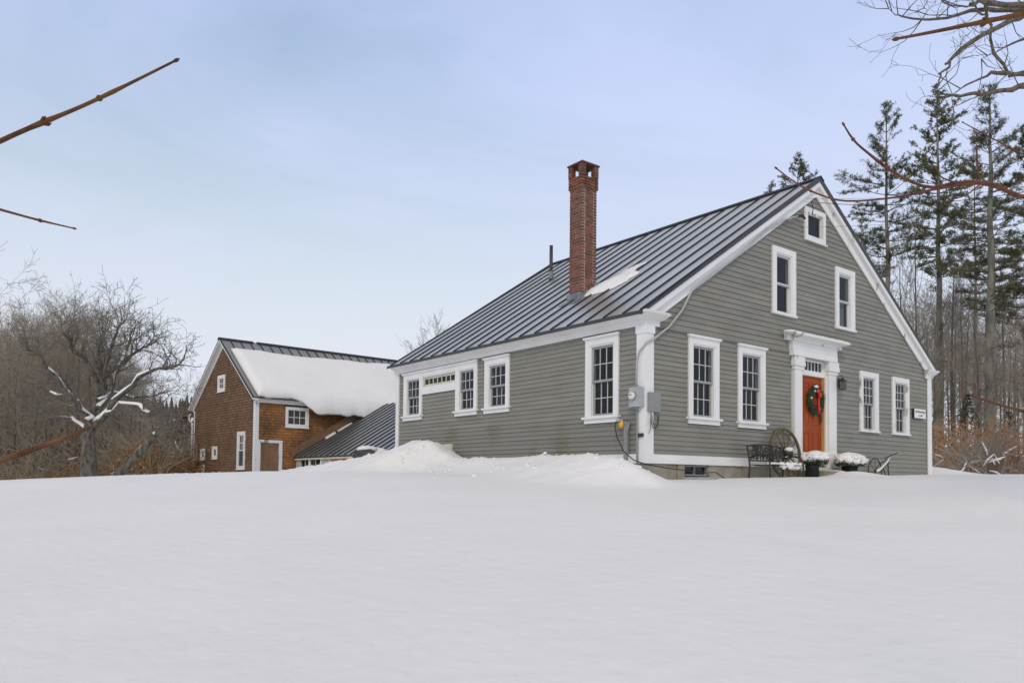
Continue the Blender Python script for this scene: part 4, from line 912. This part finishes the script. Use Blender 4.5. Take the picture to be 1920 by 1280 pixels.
# the wood beyond the farmhouse
for row, (d0, n, h0, h1) in enumerate(((40, 9, 5, 8), (48, 15, 8, 11.5), (58, 18, 9, 13), (70, 20, 11, 15))):
    for j in range(n):
        u = 1690 + 330*(j + rr.uniform(.1, .9))/n
        place_tree('bare_tree', (slim[rr.randrange(5)], wood[rr.randrange(6)])[rr.random() < .45], u, d0 + rr.uniform(-3, 3), rr.uniform(h0, h1), 12.0, 'slender leafless tree in the wood beyond the farmhouse corner', 'bare trees of the wood beyond the farmhouse', 2000 + k); k += 1
def top_h(u, v, dep_):
    q = at(u, v, dep_); g = at(u, 890, dep_); return q.z - gzs(g.x, g.y)
for u, v, d_, m, lab in ((1700, 470, 46, slim[0], 'tall slim bare tree rising just beside the first pine trunk'), (1722, 400, 50, slim[1], 'tall slim bare tree with upright twigs between the first two pine trunks'), (1748, 560, 44, slim[2], 'shorter slim bare tree close to the roof slope left of the second pine'), (1790, 440, 47, slim[3], 'tall brown bare tree standing right beside the second pine trunk'), (1806, 520, 52, slim[4], 'slim bare tree between the second and third pine trunks'), (829, 608, 44, slim[2], 'bare treetop just showing over the farmhouse eave left of the chimney'), (784, 634, 46, slim[3], 'small bare treetop showing over the left end of the farmhouse roof'), (-45, 500, 33, wood[1], 'spreading bare tree entering at the left edge above the wood'), (352, 715, 70, wood[2], 'bare twiggy tree showing beside the barn rake')):
    place_tree('bare_tree', m, u, d_, top_h(u, v, d_), 11.6 if m in wood else 13.6, lab, None, int(u) + 77)
# old apple tree
ap = at(165, 890, 30); apz = gzs(ap.x, ap.y); at_ = thing('apple_tree', 'old spreading apple tree with crooked snow-dusted limbs and a branch propped on the ground', 'tree', (ap.x, ap.y, apz))
A0 = Vector((ap.x, ap.y, apz)); rr = random.Random(8)
def ppx(pts, d0, d1): return [at(u, v, d0 + (d1 - d0)*k/(len(pts) - 1)) - A0 for k, (u, v) in enumerate(pts)]
PA = dict(seg=.25, wob=.22, up=.02, rmin=.006, nc=[0, 3, 4, 4], ang=(30, 75), len=(.45, .8))
tp = ppx([(166, 905), (168, 850), (164, 818), (172, 788)], 30, 30); tr_ = MB(); tr_.tube([tp[0] - Vector((0, 0, .4))] + tp, [.42, .34, .26, .25, .2], 10); tr_.build('trunk', APBARK, at_, True)
LIMBS = [([(168, 805), (150, 770), (130, 742), (105, 705), (82, 680), (52, 655)], 30, 28, .15), ([(172, 795), (186, 745), (190, 700), (184, 665), (194, 632)], 30, 31, .15), ([(173, 797), (205, 770), (230, 738), (260, 706), (298, 690), (335, 684)], 30, 29, .14),
         ([(175, 800), (200, 776), (225, 758), (262, 761), (280, 775), (286, 800), (290, 817)], 30, 28, .13), ([(165, 808), (140, 790), (115, 782), (70, 776)], 30, 32, .09), ([(184, 765), (213, 705), (235, 660), (244, 628)], 30, 32.5, .11),
         ([(188, 725), (160, 672), (132, 645), (118, 625)], 30, 28.5, .10), ([(200, 700), (248, 665), (285, 645)], 30, 31, .08), ([(184, 750), (215, 735), (250, 745), (300, 738)], 30, 32, .07), ([(150, 772), (120, 740), (95, 735), (60, 720)], 30, 31.5, .07), ([(186, 735), (205, 665), (220, 622), (226, 610)], 30, 29, .08)]
cr_ = MB(); snb = MB()
for li, (pp, d0, d1, r0) in enumerate(LIMBS):
    P3 = ppx(pp, d0, d1); n = len(P3); f = []
    for a, c in zip(P3[:-1], P3[1:]):
        f += [a, a.lerp(c, .5) + V3(rr)*.08]
    f.append(P3[-1]); m = len(f); rads = [max(.02, r0*(1 - .8*k_/m)) for k_ in range(m)]
    MB().tube(f, rads, 7).build('limb', APBARK, at_, True)
    for q2 in range(14):
        t = rr.uniform(.22, 1) if q2 > 2 else 1.0; kk = min(m - 2, int(t*(m - 1))); s_ = f[kk].lerp(f[kk+1], t*(m-1) - kk); dd = (f[kk+1] - f[kk]).normalized()
        nd = (dd*.7 + V3(rr)*.62 + Vector((0, 0, .5))).normalized()
        grow(cr_, rr, s_, nd, rr.uniform(.55, 1.25), rads[kk]*.42 + .008, 3 if q2 % 2 else 2, PA)
    if li in (0, 2, 3, 4, 5, 8, 9):
        e0 = int(m*.08); e1 = int(m*.75); snb.tube([p + Vector((0, 0, rads[e0 + k_]*.62)) for k_, p in enumerate(f[e0:e1])], [rads[e0 + k_]*rr.uniform(.55, .95) + .015 for k_ in range(e1 - e0)], 6)
pr2 = ppx([(290, 815), (268, 842), (243, 868), (220, 893)], 28, 28.5); MB().tube(pr2, [.13, .14, .15, .16], 8).build('propped_limb', APBARK, at_, True)
snb.tube([p + Vector((0, 0, .09)) for p in pr2], [.05, .09, .085, .08], 6)
tri = tp[1] + Vector((.2, -.2, 0)); snb.blob(tuple(tp[3] + Vector((.1, -.1, .1))), .2, 2, .3, 9, 6, (1, 1, .5))
cr_.build('crown', pmat('apple_twigs', (.12, .105, .085), (.19, .17, .14), rough=.9, scale=1), at_); tag(snb.build('limb_snow', SNOWR, at_, True), kind='stuff')
# white pines
def pine(u, v, dep_, label, r0, cb0, crad, seed, dens=1.0, lean=0.0):
    rr = random.Random(seed); q = at(u, 890, dep_); g = gzs(q.x, q.y); H = top_h(u, v, dep_)
    t = thing('pine_tree', label, 'pine', (q.x, q.y, g), rr.uniform(0, 6), 'tall white pines behind the farmhouse')
    n = 14; pts = []; rad = []
    for k in range(n + 1):
        f = k/n; pts.append(Vector((lean*H*f + rr.gauss(0, .03), rr.gauss(0, .03), -.3 + (H + .3)*f))); rad.append(max(.02, r0*(1 - .93*f**1.15)))
    MB().tube(pts, rad, 9).build('trunk', PBARK, t, True)
    br = MB(); nd = MB()
    zc_ = H*cb0; z_ = H*.22
    while z_ < H - .15:
        f = z_/H; c = lean*H*f; live = z_ > zc_
        k_ = (H - z_)/(H - zc_)
        if live: L0 = crad*(min(1, k_*1.9)**.8)*(1 - .25*max(0, k_ - .6)/.4)*(.8 + .2*math.sin(z_*1.7 + seed)) + .12
        else: L0 = crad*.75*rr.uniform(.25, .9)
        for j in range(rr.randint(4, 6) if live else rr.randint(1, 3)):
            a = rr.uniform(0, 6.283); L = L0*rr.uniform(.5, 1.15); el = R(rr.uniform(-8, 14) + (46*max(0, 1 - k_*2.0) if live else -6))
            d = Vector((math.cos(a)*math.cos(el), math.sin(a)*math.cos(el), math.sin(el))); p = Vector((c, 0, z_)); ps = [p.copy()]; ns_ = 5
            for s_ in range(ns_):
                d = (d + V3(rr)*.07 + Vector((0, 0, .07 if live else .0))).normalized(); p = p + d*(L/ns_); ps.append(p.copy())
            rb = .035*(.3 + .7*min(1, k_)) if live else .02
            br.tube(ps, [rb*(1 - .75*i_/ns_) + .004 for i_ in range(ns_ + 1)], 4, False)
            if not live:
                for s_ in range(2, ns_ + 1):
                    if rr.random() < .6: br.tube([ps[s_], ps[s_] + (d + V3(rr)*.7)*.35], .006, 3, False)
                if rr.random() < .88: continue
            for w_ in range(max(3, int(L*rr.uniform(8.5, 13.5)*dens))):
                f_ = rr.uniform(.28, 1.0); i_ = min(ns_ - 1, int(f_*ns_)); o_ = ps[i_].lerp(ps[i_+1], f_*ns_ - i_); v_ = V3(rr); v_.z *= .35
                sd_ = (d*.55 + v_*.6 + Vector((0, 0, .22))).normalized(); sl_ = rr.uniform(.2, .5)*(.55 + .5*min(1, k_)); e_ = o_ + sd_*sl_; br.tube([o_, e_], .006, 3, False)
                for h_ in range(rr.randint(3, 5)):
                    cc = o_.lerp(e_, rr.uniform(.3, 1.05)) + V3(rr)*.045
                    for n_ in range(4):
                        dd = (sd_*.5 + V3(rr)*.75 + Vector((0, 0, .3))).normalized()*rr.uniform(.10, .21); w2 = dd.orthogonal().normalized()*rr.uniform(.012, .024)
                        nd.add([tuple(cc - w2), tuple(cc + w2), tuple(cc + dd)], [(0, 1, 2)])
        z_ += rr.uniform(.42, .7)*(1.0 if live else 1.25)
    br.build('branches', BARK, t)['kind'] = 'stuff'; nd.build('crown', NEED, t)
    return t
pine(1666, 182, 50, 'tall white pine nearest the gable peak, with a bare trunk below its crown', .26, .52, 3.4, 1)
pine(1763, 150, 48, 'second tall white pine from the roof, with a lichen-pale straight trunk', .27, .50, 3.0, 2)
pine(1832, 250, 56, 'thin dark pine between the two thickest trunks', .17, .48, 2.2, 3)
pine(1858, 150, 42, 'thickest pine, dark and full, just left of the picture edge', .34, .40, 3.6, 4, 1.1, .012)
pine(1932, 225, 46, 'dense pine cut by the right picture edge', .28, .40, 3.3, 5, 1.1)
pine(1497, 276, 62, 'pine top showing over the ridge left of the gable peak', .22, .5, 3.2, 6)
pine(1447, 332, 64, 'smaller pine top barely showing over the roof ridge', .2, .5, 2.6, 7)
pine(1618, 395, 58, 'short pine with sparse clumps close behind the right roof slope', .15, .45, 2.0, 8)
# understorey: rusty-leaved saplings, small conifers, brush
def leafy(u, dep_, H, label, group, seed, nl=420, spread=.5):
    rr = random.Random(seed); q = at(u, 890, dep_); t = thing('beech_sapling', label, 'sapling', (q.x, q.y, gzs(q.x, q.y)), 0, group); st = MB(); lf = MB()
    for s_ in range(rr.randint(3, 6)):
        d = Vector((rr.gauss(0, .3), rr.gauss(0, .3), 1)).normalized(); p = Vector((rr.gauss(0, .2), rr.gauss(0, .2), -.2)); ps = [p]
        for k in range(5): d = (d + V3(rr)*.14).normalized(); p = p + d*H*rr.uniform(.7, 1.1)/5; ps.append(p)
        st.tube(ps, [.025*(1 - .8*k/5) for k in range(6)], 4, False)
        for k in range(nl // 4):
            i_ = rr.randint(1, 4); c = ps[i_].lerp(ps[i_+1], rr.random()) + Vector((rr.gauss(0, spread), rr.gauss(0, spread), rr.gauss(0, .18)))
            d2 = V3(rr).normalized()*rr.uniform(.06, .12); w2 = d2.orthogonal().normalized()*.035; lf.add([tuple(c - d2), tuple(c + w2), tuple(c + d2), tuple(c - w2)], [(0, 1, 2, 3)])
    st.build('stem', BARK, t); lf.build('leaves', OAKL, t)
ORD = 'first second third fourth fifth sixth seventh eighth ninth tenth eleventh twelfth thirteenth fourteenth fifteenth sixteenth'.split()
rr = random.Random(31)
for j in range(16): u = 10 + 350*(j + rr.random())/16; leafy(u, rr.uniform(40, 50), rr.uniform(1.6, 2.6), ORD[15 - j] + ' rusty-leaved low sapling counting leftwards from the barn along the wood edge', 'rusty saplings at the wood edge by the barn', 300 + j, 300)
for j, u in enumerate((1768, 1783, 1799, 1812, 1826, 1841, 1857, 1873, 1890, 1908)): leafy(u, rr.uniform(31, 38), rr.uniform(1.4, 3.2), ORD[j] + ' rusty-leaved sapling counting rightwards from the farmhouse corner', 'rusty saplings right of the farmhouse', 340 + j, 520)
def fir(u, dep_, H, label, seed, snowy=True, group=None):
    rr = random.Random(seed); q = at(u, 890, dep_); t = thing('small_fir', label, 'fir', (q.x, q.y, gzs(q.x, q.y)), 0, group); MB().tube([(0, 0, -.2), (0, 0, H)], [.06, .01], 6).build('trunk', BARK, t); nd = MB(); sn_ = MB()
    z_ = .15
    while z_ < H:
        L = (H - z_)*.42 + .08
        for j in range(7):
            a = rr.uniform(0, 6.283)
            for k in range(12):
                f = rr.uniform(.15, 1); c = Vector((math.cos(a)*L*f, math.sin(a)*L*f, z_ - .15*f*L + rr.gauss(0, .03))); d = (Vector((math.cos(a), math.sin(a), -.1)) + V3(rr)*.6).normalized()*rr.uniform(.08, .16); w2 = d.orthogonal().normalized()*.025
                (sn_ if snowy and rr.random() < .22 else nd).add([tuple(c - w2 + Vector((0, 0, .03))), tuple(c + w2 + Vector((0, 0, .03))), tuple(c + d + Vector((0, 0, .03)))], [(0, 1, 2)])
        z_ += .16
    nd.build('crown', NEEDH, t)
    if snowy: tag(sn_.build('snow', SNOWR, t), kind='stuff')
for u, d_, H, lab in ((288, 44, 2.8, 'small snow-dusted fir in the gap between apple tree and barn'), (345, 52, 4.2, 'dark young fir partly hidden behind the barn corner'), (30, 46, 3.0, 'small fir at the wood edge near the left picture edge'), (1815, 40, 4.2, 'bushy green fir growing among the pine trunks'), (1893, 39, 3.2, 'lower green fir near the right picture edge')):
    fir(u, d_, H, lab, int(u), u < 1000)
PB = dict(seg=.4, wob=.16, up=.02, rmin=.008, nc=[0, 3, 4, 4], ang=(20, 60), len=(.5, .8))
def brush(u, dep_, H, label, seed, n=17, mat=None, group=None):
    rr = random.Random(seed); q = at(u, 890, dep_); t = thing('brush_clump', label, 'brush', (q.x, q.y, gzs(q.x, q.y)), 0, group); b = MB(); s_ = MB()
    for k in range(n):
        d = Vector((rr.gauss(0, .6), rr.gauss(0, .6), rr.uniform(.5, 1))).normalized(); grow(b, rr, Vector((rr.gauss(0, .6), rr.gauss(0, .6), -.1)), d, H*rr.uniform(.6, 1.1), .02, 2, PB)
    for k in range(5):
        p = Vector((rr.gauss(0, .6), rr.gauss(0, .6), rr.uniform(.2, H*.6))); d = Vector((rr.gauss(0, 1), rr.gauss(0, 1), rr.gauss(0, .4))).normalized(); s_.tube([p, p + d*.3, p + d*.6 + V3(rr)*.08], [.02, .035, .015], 5)
    b.build('stems', mat or TWIGG, t)['kind'] = 'stuff'; tag(s_.build('snow', SNOWR, t, True), kind='stuff')
for j, (u, d_, H) in enumerate(((1788, 30, 1.6), (1818, 29, 1.5), (1850, 30, 1.7), (1882, 31, 1.6), (1912, 30, 1.5))): brush(u, d_, H, ORD[j] + ' clump of snow-flecked grey brush counting rightwards from the farmhouse corner', 500 + j, group='brush clumps right of the house')
for j, u in enumerate((8, 45, 85, 125, 205, 250, 300, 335)): brush(u, 41 + 3*(j % 2), 2.6, ORD[j] + ' clump of brown brush behind the apple tree counting from the left edge', 520 + j, 30, TWIG, 'brush clumps behind the apple tree')
# far wooded hill behind the barn
hm = MB(); nx_, ny_ = 60, 10
for j in range(ny_ + 1):
    for i in range(nx_ + 1):
        la = -420 + 620*i/nx_; de = 150 + 170*j/ny_; px = 960 + FPX*la/de
        hgt = 26*float(sstep(0, 1, j/ny_))*(1 - .8*float(sstep(-60, 60, la))) + 2.0*float(fbm(la*.03, de*.03, 3))
        q = CAM[:2] + la*RIGHT + de*FWD; hm.v.append((q[0], q[1], hgt - 3))
for j in range(ny_):
    for i in range(nx_): a = j*(nx_+1) + i; hm.f.append((a, a+1, a+nx_+2, a+nx_+1))
tag(hm.build('hill', HILLM, None, True), kind='structure')
ft = MB(); rr = random.Random(77)
for k in range(5200):
    la = rr.uniform(-380, 20); j = rr.random(); de = 150 + 170*j; hgt = 26*float(sstep(0, 1, j))*(1 - .8*float(sstep(-60, 60, la))) - 3
    q = CAM[:2] + la*RIGHT + de*FWD; H = rr.uniform(6, 11)
    if rr.random() < .22:
        for z0, w_ in ((.15, 1.8), (.4, 1.3), (.65, .8)):
            c = [(q[0] + w_*math.cos(a)*rr.uniform(.7, 1.2), q[1] + w_*math.sin(a)*rr.uniform(.7, 1.2), hgt + H*z0) for a in (0, 1.57, 3.14, 4.71)]; ft.add(c + [(q[0], q[1], hgt + H*(z0 + .4))], [(0, 1, 4), (1, 2, 4), (2, 3, 4), (3, 0, 4)])
    else:
        for s_ in range(7):
            a = rr.uniform(0, 6.28); r_ = rr.uniform(.3, 2.2); z1 = hgt + H*rr.uniform(.6, 1.0); ft.add([(q[0] - .1, q[1], hgt), (q[0] + .1, q[1], hgt + .2), (q[0] + r_*math.cos(a), q[1] + r_*math.sin(a), z1)], [(0, 1, 2)])
tag(ft.build('far_wood', HILLM), 'brown and dark green wood covering the far hill behind the barn', 'wood', kind='stuff')
# ------------------------------------------------------------------ bare shrubs beside the camera reaching into the view
def bud_twig(t, pts, r0, r1, mat, nodes, bud=True):
    r0 *= .42; r1 *= .62
    pts = [Vector(p) for p in pts]; f = []; rd = []
    n = 26; tot = len(pts) - 1
    for k in range(n + 1):
        x = k/n*tot; i_ = min(tot - 1, int(x)); a = pts[max(0, i_-1)]; b0 = pts[i_]; c = pts[i_+1]; d = pts[min(tot, i_+2)]; s_ = x - i_
        f.append(.5*((2*b0) + (c - a)*s_ + (2*a - 5*b0 + 4*c - d)*s_*s_ + (3*b0 - a - 3*c + d)*s_**3))
        r_ = r0 + (r1 - r0)*k/n
        for nf in nodes: r_ *= 1 + .38*math.exp(-((k/n - nf)*n/.7)**2)
        rd.append(r_)
    m = MB(); m.tube(f, rd, 10)
    for nf in nodes:
        i_ = int(nf*n); dd = (f[min(n, i_+1)] - f[i_-1]).normalized(); o_ = dd.orthogonal().normalized()
        for sg in (1, -1): m.tube([f[i_] + o_*sg*rd[i_]*.6, f[i_] + o_*sg*rd[i_]*1.3 + dd*rd[i_]*1.0, f[i_] + o_*sg*rd[i_]*1.35 + dd*rd[i_]*2.1], [rd[i_]*.6, rd[i_]*.55, rd[i_]*.08], 7)
    if bud:
        dd = (f[-1] - f[-2]).normalized(); m.tube([f[-1] - dd*r1*2, f[-1], f[-1] + dd*r1*2.2, f[-1] + dd*r1*4.5], [r1*1.0, r1*1.7, r1*1.6, r1*.15], 9)
    m.build('branch', mat, t, True)
def rel(o, l): return [Vector(p) - o for p in l]
b0 = at(-330, 890, 1.5); b0.z = gzs(b0.x, b0.y); shl = thing('bare_shrub', 'bare shrub with brown budded twigs reaching in from the left edge', 'shrub', b0)
fork = at(-320, 620, 1.5); fork2 = at(-330, 1000, 1.45)
def stem(t, o, pts, r0, r1, seed):
    rr = random.Random(seed); f = []; pts = rel(o, pts)
    for a, c in zip(pts[:-1], pts[1:]): f += [a] + [a.lerp(c, k/4) + V3(rr)*.012 for k in (1, 2, 3)]
    f.append(pts[-1]); n = len(f); MB().tube(f, [(r0 + (r1 - r0)*k/(n-1))*rr.uniform(.9, 1.12) for k in range(n)], 10).build('stem', LIMB, t, True)
stem(shl, b0, [b0 - Vector((0, 0, .2)), fork2, fork], .016, .008, 1)
for k, du in enumerate((-260, -420, -500)): stem(shl, b0, [b0 - Vector((0, 0, .2)) + Vector((.1*k, -.1*k, 0)), at(du - 60, 760, 1.5 + .1*k), at(du - 180, 420 - 90*k, 1.6 + .1*k)], .012, .004, 40 + k)
bud_twig(shl, rel(b0, [fork, at(-180, 360, 1.3), at(0, 265, 1.2), at(170, 192, 1.2), at(329, 114, 1.22)]), .014, .0027, BUDT, (.62, .80))
bud_twig(shl, rel(b0, [fork, at(-200, 470, 1.55), at(-60, 378, 1.6), at(0, 393, 1.6), at(70, 412, 1.6), at(138, 428, 1.62)]), .012, .0022, BUDT, (.82,))
bud_twig(shl, rel(b0, [fork2, at(-180, 930, 1.1), at(0, 864, .95), at(90, 832, .92), at(170, 801, .92)]), .014, .0028, BUDT, (.6,), False)
b1 = at(2330, 890, 2.2); b1.z = gzs(b1.x, b1.y); shr = thing('maple_sapling', 'red maple sapling with curved red twigs reaching in from the right edge', 'sapling', b1)
j1 = at(2330, 560, 2.2); j2 = at(2330, 120, 2.2); j3 = at(2330, 860, 2.2)
stem(shr, b1, [b1 - Vector((0, 0, .2)), j3, j1, j2, at(2300, -150, 2.3)], .018, .007, 2)
for k, (u0, v0, u1, v1) in enumerate(((2330, 700, 2520, 380), (2330, 300, 2480, -60), (2330, 480, 2600, 300))): stem(shr, b1, [at(u0, v0, 2.2), at((u0 + u1)/2 + 20, (v0 + v1)/2 + 30, 2.25), at(u1, v1, 2.3)], .009, .003, 60 + k)
bud_twig(shr, rel(b1, [j1, at(2100, 410, 2.1), at(1920, 370, 2.0), at(1860, 345, 2.0), at(1800, 342, 2.0), at(1740, 351, 2.0), at(1680, 326, 2.0), at(1625, 285, 2.0), at(1600, 262, 2.02), at(1582, 234, 2.02)]), .016, .0030, REDT, (.72, .9))
bud_twig(shr, rel(b1, [at(1905, 366, 2.0), at(1840, 345, 1.99), at(1760, 354, 1.97), at(1680, 370, 1.95), at(1590, 377, 1.95), at(1540, 366, 1.95), at(1495, 345, 1.95), at(1456, 316, 1.95)]), .0075, .0026, REDT, (.8,))
bud_twig(shr, rel(b1, [at(1838, 343, 2.0), at(1833, 310, 2.0), at(1831, 278, 2.0)]), .006, .0035, REDT, ())
bud_twig(shr, rel(b1, [at(1835, 348, 2.0), at(1810, 366, 2.0), at(1772, 378, 2.0)]), .005, .002, REDT, ())
bud_twig(shr, rel(b1, [at(1790, 342, 2.0), at(1765, 332, 2.0), at(1755, 315, 2.0)]), .005, .003, REDT, ())
bud_twig(shr, rel(b1, [j1, at(2120, 360, 2.4), at(1990, 315, 2.4), at(1920, 290, 2.4), at(1865, 262, 2.4), at(1806, 230, 2.4)]), .012, .0022, REDT, (.7,))
bud_twig(shr, rel(b1, [j2, at(2150, 60, 1.5), at(2010, 10, 1.25), at(1920, 26, 1.2), at(1870, 36, 1.2), at(1800, 50, 1.2), at(1740, 62, 1.2), at(1682, 73, 1.2)]), .013, .0031, BUDT, (.62,))
bud_twig(shr, rel(b1, [j3, at(2100, 810, 1.6), at(1990, 788, 1.55), at(1920, 771, 1.5), at(1870, 757, 1.5), at(1825, 742, 1.5)]), .013, .0032, REDT, ())
# tall tree just outside the right edge: its limbs hang into the upper corner
b2 = at(2380, 890, 8.0); b2.z = gzs(b2.x, b2.y); lt_ = thing('overhanging_tree', 'tree beside the yard whose crooked lichen-grey limbs hang into the upper right corner', 'tree', b2)
top_ = at(2330, -320, 8.0); mid_ = at(2370, 200, 8.0)
rr = random.Random(91); tk = rel(b2, [b2 - Vector((0, 0, .3))] + [b2.lerp(top_, k/10) + V3(rr)*.03 for k in range(11)]); MB().tube(tk, [.24, .2] + [.17 - .011*k for k in range(1, 11)], 12).build('trunk', BARK, lt_, True)
up_ = MB()
for k in range(10):
    q = tk[-1].lerp(tk[7], k/10); d = (V3(rr)*.3 + Vector((RIGHT[0], RIGHT[1], 0))*1.1 + Vector((0, 0, .7))).normalized(); grow(up_, rr, q, d, rr.uniform(.9, 1.5), .05, 3, PW)
tag(up_.build('upper_branches', TWIG, lt_), kind='stuff')
zc2 = lambda pts, d0=7.0: [at(1640 + a/6.4, c/6.4, d0) for a, c in pts]
tw = MB()
def limb(start, px, r0, r1, d0=7.0, twigs=3):
    pts = ([start] if start is not None else []) + zc2(px, d0); m = len(pts); rds = [.62*(r0 + (r1 - r0)*k/(m-1)) for k in range(m)]; rr = random.Random(int(px[0][1]) + len(px))
    f = [pts[0]]; g = [rds[0]]
    for k in range(1, m): f += [pts[k-1].lerp(pts[k], .5) + V3(rr)*.008, pts[k]]; g += [(rds[k-1] + rds[k])/2*rr.uniform(.85, 1.1), rds[k]*rr.uniform(.95, 1.2)]
    MB().tube(rel(b2, f), g, 8).build('limb', LIMB, lt_, True)
    for q2 in range(twigs):
        k = rr.randint(len(f)//3, len(f) - 1); d = (V3(rr)*.6 + Vector((0, 0, .35)) - Vector((RIGHT[0], RIGHT[1], 0))*.5).normalized(); grow(tw, rr, f[k] - b2, d, rr.uniform(.18, .45), .006, 2, dict(seg=.1, wob=.2, up=.3, rmin=.0018, nc=[0, 2, 3], ang=(25, 65), len=(.4, .7)))
far_ = at(2360, 20, 7.8); far2_ = at(2365, 180, 7.8)
limb(far_, [(2300, 90), (1792, 60), (1340, 35), (1240, 15), (1140, 50)], .06, .02)
limb(far_, [(2300, 150), (1792, 125), (1440, 125), (1280, 122), (1000, 180), (740, 230), (570, 235), (330, 200), (250, 185), (170, 110)], .045, .003, 7.2, 12)
limb(None, [(920, 190), (730, 185), (530, 145), (520, 80)], .008, .003, 7.2, 3)
limb(None, [(1345, -60), (1330, 80), (1350, 230), (1390, 380), (1410, 560), (1480, 700), (1600, 890)], .018, .022, 7.1, 3)
limb(far2_, [(2400, 900), (1792, 880), (1620, 905), (1560, 880), (1400, 868), (1280, 940), (1100, 1020), (960, 1120)], .05, .006, 7.1, 2)
limb(far2_, [(2300, 60), (1792, 180), (1640, 240), (1400, 370), (1200, 480), (1040, 590), (900, 730), (850, 770)], .055, .016, 7.0, 2)
limb(None, [(900, 735), (895, 810), (770, 890), (790, 930), (770, 1000), (720, 1065)], .018, .008, 7.0, 1)
limb(far2_, [(2300, 1000), (1792, 1030), (1650, 1080), (1500, 1090), (1280, 1140), (1130, 1130), (930, 1140), (780, 1165)], .055, .014, 7.1, 4)
limb(None, [(930, 1140), (850, 1140), (690, 1075)], .014, .009, 7.1, 1)
limb(None, [(870, 840), (875, 1000), (930, 1130), (940, 1280)], .007, .004, 7.05, 1)
limb(None, [(780, -60), (890, 60), (980, 65), (1100, 85), (1210, 75), (1290, 180), (1350, 190)], .010, .016, 7.1, 5)
limb(far2_, [(2300, 420), (1792, 470), (1640, 530), (1450, 630), (1280, 710)], .03, .003, 7.3, 4)
tw.build('twigs', BARK, lt_)['kind'] = 'stuff'

# clods of slid roof snow lying on the bank
cl = MB(); rr = random.Random(12)
for k in range(130):
    x = rr.uniform(-9.4, .5); y = -.25 - abs(rr.gauss(.7, .55)); r_ = rr.choice((.015, .02, .025, .03, .04, .055)); cl.blob((x, y, gzs(x, y) + r_*.1), r_, k, .3, 7, 5, (rr.uniform(.8, 1.4), rr.uniform(.8, 1.4), .7))
tag(cl.build('snow_clods', SNOWR, None, True), 'clods of roof snow lying on the bank along the eave wall', 'snow', kind='stuff')
